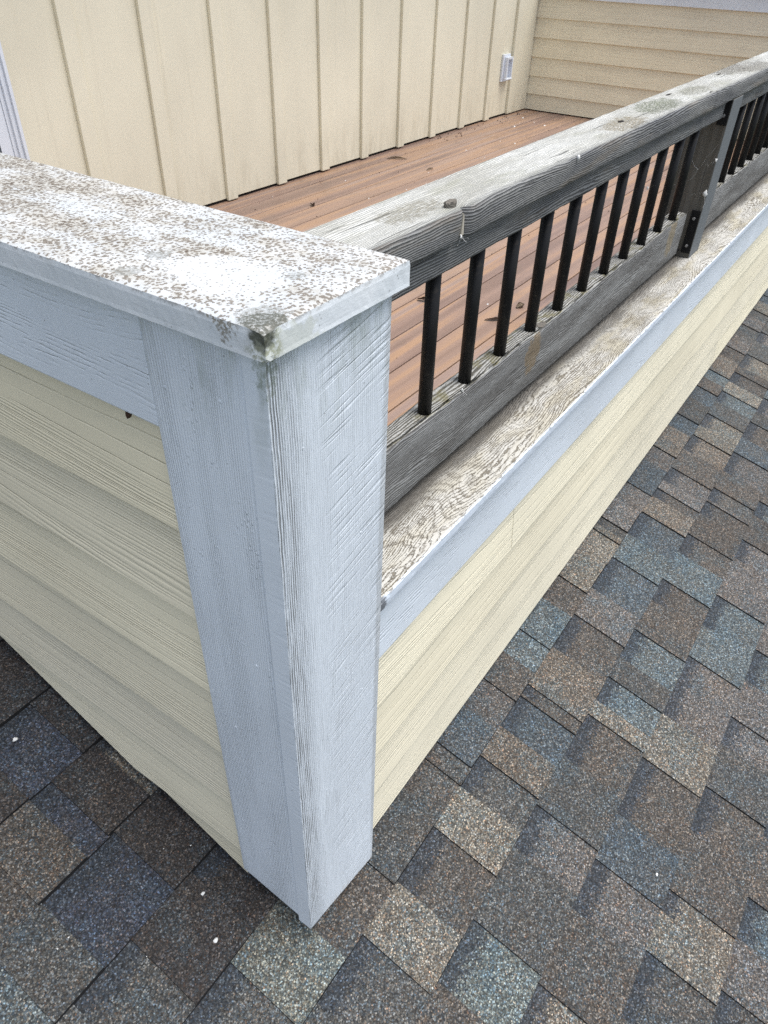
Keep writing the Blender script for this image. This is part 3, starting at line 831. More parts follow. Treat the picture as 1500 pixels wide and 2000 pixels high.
# right face board: finely divided so that its outer arris is ragged
def board_grid(name, P0, U, Vv, W, nu, nv, mats, parent, rag=0.0, jit=0.0):
    """solid board: face spanned by U and V(bottom/top interpolated), thickness along W"""
    bm = bmesh.new()
    fr, bk = {}, {}
    for i in range(nu + 1):
        for j in range(nv + 1):
            s, t = i / nu, j / nv
            p = Vector(P0) + Vector(U) * s + Vector(Vv(s)) * t
            e = 0.0
            if i == 0 and rag: p = p + Vector(U).normalized() * (abs(mnoise.noise(Vector((p.z * 130, 3, 1)))) * rag)
            if j == 0 and jit: p.z += mnoise.noise(Vector((s * 40, 2, 5))) * jit
            edge = i in (0, nu) or j in (0, nv)
            q = p + (Vector(W).normalized() * (0.0011 if edge else 0.0))
            if i == 0 and rag: q = q + Vector(W).normalized() * abs(mnoise.noise(Vector((p.z * 200, 8, 1)))) * 0.0005
            fr[i, j] = bm.verts.new(q); bk[i, j] = None
    for i in range(nu):
        for j in range(nv):
            bm.faces.new((fr[i, j], fr[i + 1, j], fr[i + 1, j + 1], fr[i, j + 1]))
    loop = [(i, 0) for i in range(nu)] + [(nu, j) for j in range(nv)] + [(i, nv) for i in range(nu, 0, -1)] + [(0, j) for j in range(nv, 0, -1)]
    bb = {}
    for ij in loop:
        q = fr[ij].co + Vector(W) - Vector(W).normalized() * 0.0011
        if ij[0] == 0 and rag:
            if abs(U[0]) > abs(U[1]): q.x = P0[0]
            else: q.y = P0[1]
        bb[ij] = bm.verts.new(q)
    for a_, b_ in zip(loop, loop[1:] + loop[:1]): bm.faces.new((fr[a_], fr[b_], bb[b_], bb[a_]))
    bm.faces.new([bb[q] for q in loop])
    return obj(name, bm, mats, parent)
zb0, zb1 = -0.985, -1.031
board_grid('face_board', (0, 0, zb0), (0.1645, 0, zb1 - zb0), lambda s: (0, 0, -0.0248 - (zb0 + (zb1 - zb0) * s)), (0, 0.0240, 0), 24, 220, M_PR, cp, rag=0.0005, jit=0.002)
board_grid('face_board', (0.0012, 0.138, -0.960), (0, -0.1132, -0.016), lambda s: (0, 0, -0.0248 - (-0.960 - 0.016 * s)), (0.0240, 0, 0), 20, 160, M_PL, cp, rag=0.0003, jit=0.001)
obj('post_core', box_bm(0.028, 0.160, 0.028, 0.146, -0.975, -0.028), M_TY, cp)
# filled nail heads, small dimples of paint
def nail(x, y, z, nx_, ny_, r, mat, parent, name='nail_head'):
    bm = bmesh.new()
    bmesh.ops.create_uvsphere(bm, u_segments=10, v_segments=6, radius=r)
    for v in bm.verts:
        v.co = Vector((v.co.x * (0.35 if nx_ else 1), v.co.y * (0.35 if ny_ else 1), v.co.z * 1.2))
    bmesh.ops.translate(bm, verts=bm.verts, vec=(x, y, z))
    return obj(name, bm, mat, parent, True)
for (yy, zz) in ((0.119, -0.089), (0.054, -0.080), (0.10, -0.55), (0.118, -0.79), (0.05, -0.40)): nail(0.0012, yy, zz, 1, 0, 0.0016, M_PL, cp)
for (xx, zz) in ((0.036, -0.122), (0.127, -0.533), (0.13, -0.80), (0.05, -0.66), (0.12, -0.27)): nail(xx, 0.0002, zz, 0, 1, 0.0018, M_PR, cp)

# ------------------------------------------------------------------ right low wall with sill
rw_ = thing('low_wall', 'long cream lap-sided low wall with blue-white trim and a weathered sill running under the railing', 'wall', (3.0, 0.09, -1.0))
XE = 5.79
obj('wall_core', box_bm(0.166, XE, 0.045, 0.150, -1.03, -0.436), M_DARK, rw_)
ZR = [-0.558, -0.6717, -0.7955, -0.9049, -1.018]
JO = {1: [0.637], 2: [3.6], 3: [1.9 + 1.35], 4: [2.435]}
for i in range(1, 5):
    cuts = [0.166] + JO[i] + [XE]
    for a, b in zip(cuts[:-1], cuts[1:]):
        plank_x(ZR[i], ZR[i - 1], a + (0.0009 if a > 0.2 else 0), b - (0.0009 if b < XE else 0), rw_, 0.029, M_SIDE_R)
obj('frieze_board', box_bm(0.166, XE, 0.0215, 0.046, -0.558, -0.4345, 0.0018), M_TX, rw_)
# sill: top sheet of detail over a solid board
bm = bmesh.new()
xs2 = [0.1648 + 0.004 * i for i in range(170)] ; xs2 += [xs2[-1] + 0.02 * i for i in range(1, 60)]; xs2 += [xs2[-1] + (XE - xs2[-1]) * i / 40 for i in range(1, 41)]
prof = [(0.165, -0.434), (0.165, -0.4131), (0.150, -0.4128), (0.120, -0.4128), (0.09, -0.4129), (0.06, -0.4128), (0.035, -0.4129), (0.015, -0.4130), (0.0065, -0.4132), (0.0042, -0.4150), (0.0040, -0.4200), (0.0040, -0.4270), (0.0050, -0.4335), (0.0064, -0.4342)]
rows = []
for xx in xs2:
    row = []
    for q, (yy, zz) in enumerate(prof):
        rg = 0.0005 * mnoise.noise(Vector((xx * 120, yy * 80, zz * 90)))
        e = 0
        if q in (8, 9) and xx < 0.19: e = 0.004 * (1 - (xx - 0.1648) / 0.025) * (0.7 + mnoise.noise(Vector((xx * 300, 0, 0))))
        row.append(bm.verts.new((xx, yy + rg + e, zz + (rg if 1 <= q <= 9 else 0) - e * 0.4)))
    rows.append(row)
n_ = len(prof)
for a_, b_ in zip(rows[:-1], rows[1:]):
    for q in range(n_):
        f = bm.faces.new((a_[q], b_[q], b_[(q + 1) % n_], a_[(q + 1) % n_]))
        f.material_index = 0 if 1 <= q <= 7 else 1
bm.faces.new(rows[0]).material_index = 1; bm.faces.new(rows[-1]).material_index = 1
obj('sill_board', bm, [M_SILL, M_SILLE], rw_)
obj('inner_fascia', box_bm(0.175, XE, 0.150, 0.158, -0.86, -0.437), M_TX, rw_)
nail(0.235, 0.012, -0.4129, 0, 0, 0.0013, M_KNOT, rw_)

# ------------------------------------------------------------------ railing
RY0, RY1, HZ, HT = 0.060, 0.1466, -0.0189, 0.0345
YC = 0.1033
rl = thing('deck_railing', 'weathered grey timber railing with round black metal balusters standing on the sill', 'railing', (1.64, 0.10, -0.413))
XR0, XR1 = 0.1655, 5.79
def arris_profile(y0, y1, z1, z0, r=0.006):
    """section points going round, counter clockwise seen from -x: bottom-out, out side up, top across"""
    P_ = [(y0 + 0.001, z0), (y0, z0 + 0.002), (y0, z0 + (z1 - z0) * 0.25), (y0, z0 + (z1 - z0) * 0.5), (y0, z1 - r * 1.6), (y0 + r * 0.12, z1 - r * 0.75), (y0 + r * 0.45, z1 - r * 0.22), (y0 + r * 1.1, z1)]
    for t in (0.12, 0.25, 0.38, 0.5, 0.62, 0.75, 0.88): P_.append((y0 + (y1 - y0) * t, z1))
    P_ += [(y1 - r * 0.6, z1), (y1 - r * 0.1, z1 - r * 0.4), (y1, z1 - r), (y1, z0 + 0.002), (y1 - 0.001, z0)]
    return P_
def sweep_rail(name, xs, prof, disp, mat_of, mats, parent):
    bm = bmesh.new(); rows = []
    for xx in xs:
        rows.append([bm.verts.new(disp(xx, yy, zz)) for (yy, zz) in prof])
    n = len(prof)
    for a_, b_ in zip(rows[:-1], rows[1:]):
        for q in range(n):
            f = bm.faces.new((a_[q], b_[q], b_[(q + 1) % n], a_[(q + 1) % n]))
            f.material_index = mat_of(q)
    bm.faces.new(rows[0]).material_index = mat_of(2); bm.faces.new(rows[-1]).material_index = mat_of(2)
    return obj(name, bm, mats, parent, True)

def g_(x, c, w): return math.exp(-((x - c) / w) ** 2)
def hr_disp(x, y, z):
    out = y < 0.080          # outer side or arris
    amp = 0.0007 * mnoise.noise(Vector((x * 18, y * 60, z * 60))) + 0.0009 * mnoise.noise(Vector((x * 6, 2.2, y * 20)))
    dz = amp if z > HZ - 0.008 else 0
    dy = -amp
    # V notch where a knot fell out of the outer edge
    w = 0.0072
    c = 0.4035 + 0.004 * (z - HZ) / HT
    if y < 0.075:
        nb = g_(x, c, w)
        dy += 0.0135 * nb * (1.0 if z < HZ - 0.003 else 0.8)
        dz -= 0.0035 * nb if z > HZ - 0.012 else 0
        dy -= 0.0022 * (g_(x, 0.383, 0.016) + g_(x, 0.428, 0.02)) * (0.5 + 0.5 * (z > HZ - 0.025))
        # smaller split over the post
        nb2 = g_(x, 1.463, 0.005)
        dy += 0.0045 * nb2
        dy -= 0.0012 * (g_(x, 1.443, 0.012) + g_(x, 1.485, 0.012))
        dy -= 0.0025 * g_(x, 0.675, 0.03)
        dy += 0.0016 * g_(x, 0.70, 0.010)
    # shallow cup on the top
    if z >= HZ - 0.0005 and 0.07 < y < 0.14:
        dz -= 0.0007
        for (kx, ky, r_) in ((0.715, 0.075, 0.018), (1.006, 0.103, 0.016), (1.346, 0.127, 0.016), (1.44, 0.075, 0.02), (1.728, 0.132, 0.018)):
            dz -= 0.0015 * math.exp(-(((x - kx) / r_) ** 2 + ((y - ky) / (r_ * 0.6)) ** 2))
        dz += 0.0022 * math.exp(-(((x - 0.387) / 0.018) ** 2 + ((y - 0.073) / 0.010) ** 2))
    return (x, y + dy, z + dz)
pr = arris_profile(RY0, RY1, HZ, HZ - HT, 0.0055)
xs3 = [XR0 + 0.0025 * i for i in range(640)]; xs3 += [xs3[-1] + 0.03 * i for i in range(1, 30)]; xs3 += [xs3[-1] + (XR1 - xs3[-1]) * i / 40 for i in range(1, 41)]
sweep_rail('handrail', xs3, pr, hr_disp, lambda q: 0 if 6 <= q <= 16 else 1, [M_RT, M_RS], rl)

def sub_disp(x, y, z):
    a = 0.0008 * mnoise.noise(Vector((x * 9, y * 40, z * 40)))
    b = 0.0016 * max(0, mnoise.noise(Vector((x * 45, 4, 1)))) if z < HZ - HT - 0.03 else 0
    return (x, y + a, z + a + b)
def spans(cuts): return list(zip(cuts[:-1], cuts[1:]))
POSTS = [(1.636, 1.725), (3.70, 3.789)]
bays = [(XR0, 1.600), (1.7255, 3.699), (3.7895, XR1)]
for bi, (a, b) in enumerate(bays):
    if bi == 0: b = 1.632
    pr2 = arris_profile(0.0735, 0.124, HZ - HT - 0.0008, -0.0925, 0.003)
    n = int((b - a) / 0.008) if bi == 0 else 120
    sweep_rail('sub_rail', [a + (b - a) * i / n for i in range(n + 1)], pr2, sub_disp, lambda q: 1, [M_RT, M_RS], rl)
def low_disp(x, y, z):
    a = 0.0010 * mnoise.noise(Vector((x * 8, y * 30, z * 30))) + 0.0005 * mnoise.noise(Vector((x * 50, y * 90, z * 90)))
    dy = a
    if y < 0.09:
        dy -= 0.0030 * g_(x, 0.735, 0.03) * g_(z, -0.31, 0.02)      # bump round a knot
        dy += 0.0030 * g_(x, 0.765, 0.010) * g_(z, -0.32, 0.015)
        dy -= 0.0025 * g_(x, 1.22, 0.03) * g_(z, -0.35, 0.03)
        dy += 0.0022 * g_(x, 1.25, 0.012) * g_(z, -0.35, 0.02)
    return (x, y + dy, z + a)
for bi, (a, b) in enumerate(bays):
    pr3 = arris_profile(0.0848, 0.1218, -0.2976, -0.3966, 0.0045)
    n = int((b - a) / 0.006) if bi == 0 else 160
    sweep_rail('bottom_rail', [a + (b - a) * i / n for i in range(n + 1)], pr3, low_disp, lambda q: 0 if 6 <= q <= 16 else 1, [M_LRT, M_LRS], rl)
for (a, b) in POSTS:
    bm = bmesh.new()
    bm = box_bm(a, b, 0.059, 0.148, -0.4126, HZ - HT - 0.001, 0.002, 2)
    for f in bm.faces:
        f.normal_update()
        f.material_index = 1 if f.normal.y < -0.7 else 0
    me = bpy.data.meshes.new('rail_post'); bm.to_mesh(me); bm.free()
    link('rail_post', me, [M_RV, M_RVS], rl)
# brackets on the near face of the visible post, each with screws
def screw(x, y, z, parent):
    bm = bmesh.new()
    bmesh.ops.create_cone(bm, cap_ends=True, segments=12, radius1=0.0042, radius2=0.0030, depth=0.003)
    bmesh.ops.rotate(bm, verts=bm.verts, cent=(0, 0, 0), matrix=Matrix.Rotation(math.radians(-90), 3, 'Y'))
    bmesh.ops.translate(bm, verts=bm.verts, vec=(x - 0.0015, y, z))
    bm2 = bmesh.new()
    s_ = obj('screw', bm, M_STEEL, parent); bm2.free()
    return s_
b1 = obj('bracket', box_bm(1.6325, 1.6355, 0.0605, 0.082, -0.4000, -0.2960, 0.0008, 1), M_BLK, rl)
screw(1.6325, 0.0725, -0.316, b1); screw(1.6325, 0.0720, -0.382, b1)
b2 = obj('bracket', box_bm(1.6325, 1.6355, 0.0605, 0.083, -0.108, -0.056, 0.0008, 1), M_BLK, rl)
screw(1.6325, 0.0715, -0.088, b2)
b3 = obj('bracket', box_bm(1.600, 1.6325, 0.086, 0.121, -0.3965, -0.3935, 0.0005, 1), M_BLK, rl)
b4 = obj('bracket', box_bm(1.7255, 1.7285, 0.0605, 0.082, -0.400, -0.296, 0.0008, 1), M_BLK, rl)

# balusters: one shared mesh
bm = bmesh.new()
bmesh.ops.create_cone(bm, cap_ends=True, segments=24, radius1=0.0095, radius2=0.0095, depth=0.2112)
bmesh.ops.translate(bm, verts=bm.verts, vec=(0, 0, 0.1056))
me = bpy.data.meshes.new('baluster'); bm.to_mesh(me); bm.free(); me.materials.append(M_BLK)
for p in me.polygons: p.use_smooth = len(p.vertices) == 4
bx = [0.2950 + 0.1115 * i for i in range(60)]
for x in bx:
    if x > 5.75 or any(a - 0.02 < x < b + 0.02 for a, b in POSTS): continue
    o = bpy.data.objects.new('baluster', me); COL.objects.link(o); o.parent = rl
    o.matrix_parent_inverse = Matrix.Translation(-rl.location)
    o.location = (x, 0.0990, -0.3000)
    o.rotation_euler = (random.uniform(-0.006, 0.006), random.uniform(-0.006, 0.006), 0)

# standing knot and knot holes
def lump(name, c, r, hgt, mats, parent=None, squash=(1, 1), seed=0, tilt=(0, 0)):
    bm = bmesh.new()
    n = 16; rs = random.Random(seed)
    top, mid, bot = [], [], []
    for i in range(n):
        a = 2 * math.pi * i / n
        w = 1 + 0.22 * mnoise.noise(Vector((math.cos(a) * 1.5, math.sin(a) * 1.5, seed)))
        px, py = math.cos(a) * r * w * squash[0], math.sin(a) * r * w * squash[1]
        hz = hgt * (0.85 + 0.25 * mnoise.noise(Vector((px * 200, py * 200, seed + 3)))) + px * tilt[0] + py * tilt[1]
        bot.append(bm.verts.new((c[0] + px * 0.92, c[1] + py * 0.92, c[2] - 0.003)))
        mid.append(bm.verts.new((c[0] + px * 1.02, c[1] + py * 1.02, c[2] + hz * 0.75)))
        top.append(bm.verts.new((c[0] + px * 0.90, c[1] + py * 0.90, c[2] + hz)))
    tc = bm.verts.new((c[0], c[1], c[2] + hgt * 0.8))
    bm.faces.new(bot)
    for i in range(n):
        j = (i + 1) % n
        bm.faces.new((bot[i], bot[j], mid[j], mid[i])); bm.faces.new((mid[i], mid[j], top[j], top[i])); bm.faces.new((top[i], top[j], tc))
    return obj(name, bm, mats, parent)
lump('knot', (0.386, 0.0735, HZ + 0.0005), 0.0082, 0.0072, M_KNOT, rl, (1.0, 0.85), 4, (0.05, -0.1))
for (kx, ky, r_, s_) in ((1.006, 0.103, 0.0115, (1.3, 0.42)), (1.346, 0.128, 0.012, (1.5, 0.22)), (1.728, 0.128, 0.013, (1.5, 0.18)), (1.45, 0.071, 0.009, (1.6, 0.2))):
    lump('knot', (kx, ky, HZ - 0.0018), r_, 0.0006, M_DARK, rl, s_, int(kx * 100))
lump('knot', (0.772, 0.093, -0.2985), 0.011, 0.0018, M_KNOT, rl, (1.2, 0.7), 9)
# pale splinter standing in the notch
bm = hexa([(0.3995, 0.0635, -0.052), (0.4015, 0.0635, -0.027), (0.3995, 0.074, -0.052), (0.4015, 0.074, -0.027), (0.4065, 0.0640, -0.052), (0.4045, 0.0640, -0.030), (0.4065, 0.074, -0.052), (0.4045, 0.074, -0.030)], 0.0006, 1)
obj('splinter', bm, M_PALE, rl)

# ------------------------------------------------------------------ board-and-batten house wall
hw = thing('house_wall', 'cream board-and-batten house wall along the far side of the deck', 'wall', (3.4, 2.5, -0.86))
AY = 2.469
obj('wall_core', box_bm(-2.5, 5.86, AY + 0.006, AY + 0.09, -0.9, 1.35), M_DARK, hw)
bat = [-0.29 + 0.383 * i for i in range(-4, 5)]
bats = [2.003 - 0.379 * i for i in range(2, 13) if not (0.10 < 2.003 - 0.379 * i < 1.40)] + [1.625, 2.003, 2.393, 2.775, 3.152, 3.538, 3.935, 4.330, 4.722, 5.105]
bats = sorted(bats)
edges = [1.372] + [b + 0.034 for b in bats if b > 1.4] + [5.50]
for a, b in zip(edges[:-1], edges[1:]):
    box('wall_panel', a + 0.0005, b - 0.0005, AY, AY + 0.0055, -0.8465, 1.35, M_PANEL, hw, 0.0008, 1)
box('wall_panel', 5.5005, 5.795, AY, AY + 0.0055, -0.8465, 1.35, M_PANEL, hw, 0.0008, 1)
box('wall_panel', -2.5, 0.20, AY, AY + 0.0055, -0.8465, 1.35, M_PANEL, hw, 0.0008, 1)
box('wall_panel', 0.201, 1.371, AY, AY + 0.0055, 1.16, 1.35, M_PANEL, hw, 0.0008, 1)
for i, b in enumerate(bats):
    rs = random.Random(i)
    t0_, t1_ = rs.uniform(-0.002, 0.002), rs.uniform(-0.002, 0.002)
    ez = -0.853 + rs.uniform(-0.002, 0.002)
    pts = [(b + t0_, AY - 0.018, ez), (b + t1_, AY - 0.018, 1.35), (b + t0_, AY - 0.0003, ez), (b + t1_, AY - 0.0003, 1.35),
           (b + 0.068 + t0_, AY - 0.018, ez), (b + 0.068 + t1_, AY - 0.018, 1.35), (b + 0.068 + t0_, AY - 0.0003, ez), (b + 0.068 + t1_, AY - 0.0003, 1.35)]
    obj('batten', hexa(pts, 0.003, 3), M_PANEL, hw)
obj('corner_board', box_bm(5.466, 5.784, AY - 0.021, AY - 0.0003, -0.852, 1.35, 0.004, 3), M_PANEL, hw)
obj('soffit', box_bm(-2.5, 6.1, AY - 0.45, AY + 0.09, 1.352, 1.38), M_TX, hw)

# sliding door at the left end of the house wall
sd = thing('sliding_door', 'white-framed glass patio door just visible above the left end of the parapet cap', 'door', (0.79, 2.47, -0.86))
def frame_ring(name, x0, x1, z0, z1, w, y0, y1, parent):
    bm = bmesh.new()
    box_bm(x0, x0 + w, y0, y1, z0, z1, bm=bm); box_bm(x1 - w, x1, y0, y1, z0, z1, bm=bm)
    box_bm(x0 + w, x1 - w, y0, y1, z0, z0 + w, bm=bm); box_bm(x0 + w, x1 - w, y0, y1, z1 - w, z1, bm=bm)
    return obj(name, bm, M_VINYL, parent)
frame_ring('outer_frame', 0.205, 1.368, -0.850, 1.155, 0.012, AY - 0.028, AY - 0.0004, sd)
frame_ring('inner_frame', 0.2175, 1.3555, -0.838, 1.143, 0.016, AY - 0.018, AY - 0.0006, sd)
frame_ring('track_frame', 0.234, 1.339, -0.822, 1.127, 0.014, AY - 0.008, AY + 0.004, sd)
frame_ring('sash', 0.249, 1.324, -0.807, 1.112, 0.045, AY - 0.004, AY + 0.005, sd)
obj('glass_pane', box_bm(0.2945, 1.2785, AY - 0.001, AY + 0.003, -0.7615, 1.0665), M_GLASS, sd)

# small white hooded cover near the corner
vt = thing('outlet_cover', 'small white weatherproof outlet cover on the cream wall near the far inside corner', 'outlet cover', (5.37, 2.45, -0.53))
VX0, VX1, VZ0, VZ1 = 5.315, 5.430, -0.622, -0.447
obj('back_plate', box_bm(VX0, VX1, AY - 0.016, AY - 0.001, VZ0, VZ1, 0.003, 2), M_VINYL, vt)
bm = bmesh.new()
w = 0.014
box_bm(VX0 + 0.022, VX0 + 0.022 + w, AY - 0.040, AY - 0.0165, VZ0 + 0.022, VZ1 - 0.018, bm=bm)
box_bm(VX1 - w, VX1, AY - 0.040, AY - 0.0165, VZ0 + 0.022, VZ1 - 0.018, bm=bm)
box_bm(VX0 + 0.022 + w, VX1 - w, AY - 0.040, AY - 0.0165, VZ1 - 0.018 - w, VZ1 - 0.018, bm=bm)
obj('hood', bm, M_VINYL, vt)
bm = bmesh.new()
bmesh.ops.create_cone(bm, cap_ends=True, segments=12, radius1=0.009, radius2=0.009, depth=0.10)
bmesh.ops.rotate(bm, verts=bm.verts, cent=(0, 0, 0), matrix=Matrix.Rotation(math.radians(90), 3, 'Y'))
bmesh.ops.translate(bm, verts=bm.verts, vec=(5.385, AY - 0.034, VZ0 + 0.016))
obj('hinge', bm, M_VINYL, vt)

# ------------------------------------------------------------------ far parapet with lap siding
fw = thing('parapet_wall', 'cream lap-sided parapet closing the far end of the deck beneath a blue-white band', 'wall', (5.85, 1.2, -0.86))
XB = 5.798
obj('wall_core', box_bm(XB + 0.014, XB + 0.11, 0.0, AY - 0.001, -1.0, -0.026), M_DARK, fw)
zz = [-0.112, -0.240, -0.366, -0.493, -0.620, -0.743, -0.852]
for i in range(1, len(zz)):
    zb_, zt_ = zz[i], zz[i - 1] + 0.012
    xb_, xt_ = XB - 0.010, XB + 0.001
    obj('siding_plank', hexa([(xb_, 0.02, zb_), (xt_, 0.02, zt_), (xb_, AY - 0.002, zb_), (xt_, AY - 0.002, zt_),
                              (xb_ + 0.011, 0.02, zb_), (xt_ + 0.007, 0.02, zt_), (xb_ + 0.011, AY - 0.002, zb_), (xt_ + 0.007, AY - 0.002, zt_)], 0.0012, 2), M_SIDE_L, fw)
obj('frieze_board', box_bm(XB - 0.020, XB + 0.0135, 0.02, AY - 0.003, -0.112, -0.026, 0.002), M_TY, fw)
obj('cap_board', box_bm(XB - 0.035, XB + 0.125, -0.01, AY - 0.004, -0.0245, 0.0, 0.002), [M_CAPT], fw)

# ------------------------------------------------------------------ small litter
def leaf(name, c, ln, wd, rot, curl, mat, label, cat='leaf', seed=0, group=None):
    bm = bmesh.new(); n = 9
    rs = random.Random(seed); rows = []
    ca, sa = math.cos(rot), math.sin(rot)
    for i in range(n + 1):
        t = i / n; w = wd * math.sin(math.pi * min(1, t * 0.94 + 0.05)) * (1 + 0.25 * mnoise.noise(Vector((t * 6, seed, 0))))
        bend = math.sin(t * math.pi) * curl + 0.3 * curl * mnoise.noise(Vector((t * 4, seed, 5)))
        row = []
        for s in (-1, -0.5, 0, 0.5, 1):
            lx, ly = (t - 0.5) * ln, s * w + 0.2 * ln * math.sin(t * 2.6 + seed)
            lz = 0.0012 + bend * (0.3 + 0.7 * abs(s)) + 0.0006
            row.append(bm.verts.new((lx * ca - ly * sa, lx * sa + ly * ca, lz)))
        rows.append(row)
    for a_, b_ in zip(rows[:-1], rows[1:]):
        for q in range(4): bm.faces.new((a_[q], b_[q], b_[q + 1], a_[q + 1]))
    top = bm.faces[:]
    r_ = bmesh.ops.solidify(bm, geom=top, thickness=0.0006)
    o = obj(name, bm, mat, None, True)
    o.location = c
    return tag(o, label, cat, 'dead leaves on the deck')
DZ = -0.8596
leaf('dry_leaf', (3.70, 2.30, DZ), 0.13, 0.013, -0.75, 0.010, M_LEAF, 'long curled grey-brown dead leaf on the deck below the batten wall', seed=1)
leaf('dry_leaf', (3.62, 2.02, DZ), 0.06, 0.007, 0.3, 0.008, M_LEAF, 'thin pale brown leaf scrap on the deck nearer the handrail than the long curled leaf', seed=2)
leaf('dark_leaf', (1.944, 0.722, DZ), 0.075, 0.009, -0.45, 0.006, M_LEAFD, 'dark reddish-black twiggy leaf on the deck seen between the nearest balusters', seed=3)
leaf('dry_leaf', (2.110, 0.700, DZ), 0.055, 0.013, -0.2, 0.010, M_LEAF, 'small pale curled leaf seen between the third and fourth visible balusters', seed=4)
leaf('dark_leaf', (1.925, 1.008, DZ), 0.050, 0.012, 1.2, 0.012, M_LEAFD, 'small dark curled leaf on the deck just left of the nearest baluster', seed=5)
leaf('dry_leaf', (3.25, 1.10, DZ), 0.10, 0.006, -0.9, 0.010, M_LEAF, 'pale thin curved leaf on the deck seen between the middle balusters', seed=6)
leaf('dry_leaf', (2.62, 2.09, DZ), 0.040, 0.012, 1.0, 0.012, M_LEAFD, 'dark upright leaf scrap on the deck close behind the parapet cap', seed=7)
# countless crumbs in the gaps between boards and along the walls
bm = bmesh.new()
rs = random.Random(21)
def crumb(x, y, z, r):
    a = rs.uniform(0, 6.28); n = 5
    vs_ = []
    for i in range(n):
        t = a + 6.283 * i / n; q = r * rs.uniform(0.5, 1.3)
        vs_.append(bm.verts.new((x + q * math.cos(t), y + q * 0.6 * math.sin(t), z)))
    tp = bm.verts.new((x, y, z + r * rs.uniform(0.4, 0.9)))
    for i in range(n): bm.faces.new((vs_[i], vs_[(i + 1) % n], tp))
    bm.faces.new(vs_[::-1])
for i in range(150):
    k = rs.randint(0, 13); x = rs.uniform(0.9, 5.5)
    if rs.random() < 0.55: y = 0.657 + 0.1296 * k + rs.gauss(0, 0.004)
    else: y = rs.uniform(0.4, 2.44)
    crumb(x, y, DZ + 0.0002, rs.choice([0.003, 0.004, 0.006]))
for i in range(60): crumb(rs.uniform(4.2, 5.7), 2.40 + rs.gauss(0, 0.03), DZ + 0.0002, rs.choice([0.005, 0.008]))
tag(obj('deck_crumbs', bm, M_LEAFD), 'dark crumbs of leaf and bark scattered along the deck board gaps', 'litter', kind='stuff')
bm = bmesh.new()
rs = random.Random(33)
for (x, y, r) in ((2.05, 0.80, 0.006), (1.985, 0.70, 0.005), (5.1, 2.2, 0.014), (5.3, 2.05, 0.012), (4.6, 1.95, 0.010), (4.8, 1.7, 0.012), (2.9, 1.95, 0.006), (3.1, 2.25, 0.007), (5.45, 2.3, 0.012), (4.2, 2.1, 0.009), (3.8, 1.75, 0.007), (2.45, 0.9, 0.006)): crumb(x, y, DZ + 0.0002, r)
for i in range(40): crumb(rs.uniform(2.2, 5.6), rs.uniform(0.5, 2.4), DZ + 0.0002, rs.uniform(0.002, 0.005))
tag(obj('pale_crumbs', bm, M_FLUFF), 'tiny pale petals and chips strewn over the deck boards', 'litter', kind='stuff')

# pale droppings / seed fluff on the shingles
def fluff(name, c, r, label, mat=M_FLUFF, flat=0.4, seed=0, cat='speck', grp=None):
    bm = bmesh.new()
    bmesh.ops.create_icosphere(bm, subdivisions=2, radius=r)
    for v in bm.verts:
        k = 1 + 0.55 * mnoise.noise(v.co * (1.1 / r) + Vector((seed, 0, 0)))
        v.co = Vector((v.co.x * k, v.co.y * k * 0.75, v.co.z * k * flat))
    o = obj(name, bm, mat, None, True)
    o.location = c
    return tag(o, label, cat, 'white droppings on the shingles' if name == 'bird_dropping' else None)
def onroof(x, y): return (x, y, roof_z(y) + 0.0012)
fluff('bird_dropping', onroof(-0.089, 0.119), 0.0042, 'round white dropping on the dark shingle left of the post foot', seed=1)
fluff('bird_dropping', onroof(-0.083, 0.579), 0.0045, 'white crescent dropping on a shingle under the left siding near the photo edge', seed=2)
fluff('bird_dropping', onroof(-0.054, 0.179), 0.0035, 'narrow white fleck between the round dropping and the left siding', seed=3)
fluff('bird_dropping', onroof(0.503, -0.424), 0.0032, 'white speck in the open field of shingles at lower right', seed=4)
fluff('seed_husk', (0.0062, 0.185, -0.1395), 0.0034, 'brown seed husk hanging under the frieze board left of the post', mat=M_LEAFD, flat=1.6, seed=5, cat='husk')
bm = bmesh.new(); rs = random.Random(55)
for i in range(26):
    x = rs.uniform(-0.3, 1.6); y = rs.uniform(-0.65, 0.0)
    if i % 3 == 0: x, y = rs.uniform(-0.3, 0.0), rs.uniform(0.0, 0.6)
    r = rs.choice([0.0008, 0.001, 0.0014]); z = roof_z(y) + 0.001
    vs_ = [bm.verts.new((x + r * math.cos(t) * rs.uniform(.6, 1.3), y + r * math.sin(t) * rs.uniform(.6, 1.3), z + r * 0.5)) for t in (0, 1.3, 2.6, 3.9, 5.2)]
    tp = bm.verts.new((x, y, z + r * 1.2))
    for q in range(5): bm.faces.new((vs_[q], vs_[(q + 1) % 5], tp))
tag(obj('white_granules', bm, M_FLUFF), 'loose white granules sprinkled over the shingles', 'granules', kind='stuff')

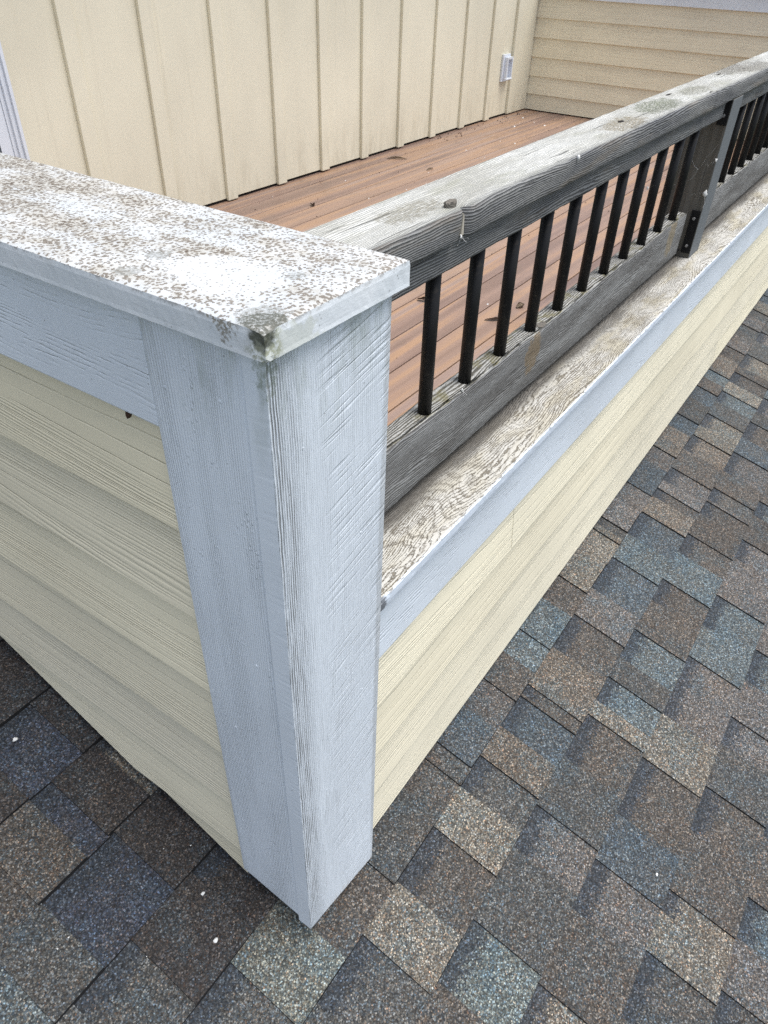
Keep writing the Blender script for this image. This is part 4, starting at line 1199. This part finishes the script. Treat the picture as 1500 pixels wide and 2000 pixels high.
# cobweb tufts: a crumpled knot with loose threads
def web(c, r, label, seed, threads=4, reach=0.03, down=True):
    bm = bmesh.new(); rs = random.Random(seed)
    bmesh.ops.create_icosphere(bm, subdivisions=2, radius=r)
    for v in bm.verts:
        k = 1 + 0.9 * mnoise.noise(v.co * (1.6 / r) + Vector((seed, 0, 0)))
        v.co = Vector((v.co.x * k * 0.6, v.co.y * k * 0.6, v.co.z * k))
    for i in range(threads):
        p = Vector((0, 0, 0)); dr = Vector((rs.uniform(-0.3, 0.1), rs.uniform(-0.8, 0.8), rs.uniform(-1, 0.6))).normalized()
        prev = None
        for s in range(7):
            dr = (dr + Vector((rs.uniform(-.3, .3), rs.uniform(-.5, .5), rs.uniform(-.5, .5)))).normalized()
            w_ = 0.00016
            cur = [bm.verts.new(p + Vector(o_)) for o_ in ((w_, w_, 0), (-w_, w_, 0), (0, -w_, w_))]
            if prev:
                for q in range(3): bm.faces.new((prev[q], prev[(q + 1) % 3], cur[(q + 1) % 3], cur[q]))
            prev = cur; p = p + dr * (reach / 7)
            p.x = min(p.x, 0.002)
    o = obj('cobweb', bm, M_FLUFF, None, True); o.location = c
    return tag(o, label, 'cobweb', 'cobweb tufts on the railing')
web((1.631, 0.0625, -0.255), 0.0065, 'larger white cobweb tuft low on the outer edge of the rail post', 1, 3, 0.04)
web((1.632, 0.0600, -0.180), 0.0042, 'smaller white cobweb tuft higher on the outer edge of the rail post', 2, 3, 0.03)
web((1.632, 0.095, -0.205), 0.0012, 'loose cobweb threads across the middle of the rail post face', 3, 3, 0.08)
web((0.388, 0.0575, -0.0485), 0.0022, 'tiny web tuft on the handrail side just left of the open notch', 4, 4, 0.012)
web((0.716, 0.0590, -0.0215), 0.0035, 'white curled web tuft on the handrail edge between notch and dark knot', 5, 2, 0.01)
web((1.215, 0.0900, -0.165), 0.0030, 'brown-white web clump caught between two middle balusters', 6, 5, 0.04)
web((0.49, 0.0865, -0.2965), 0.0028, 'tiny web tuft on the bottom rail beside the second visible baluster', 7, 4, 0.012)
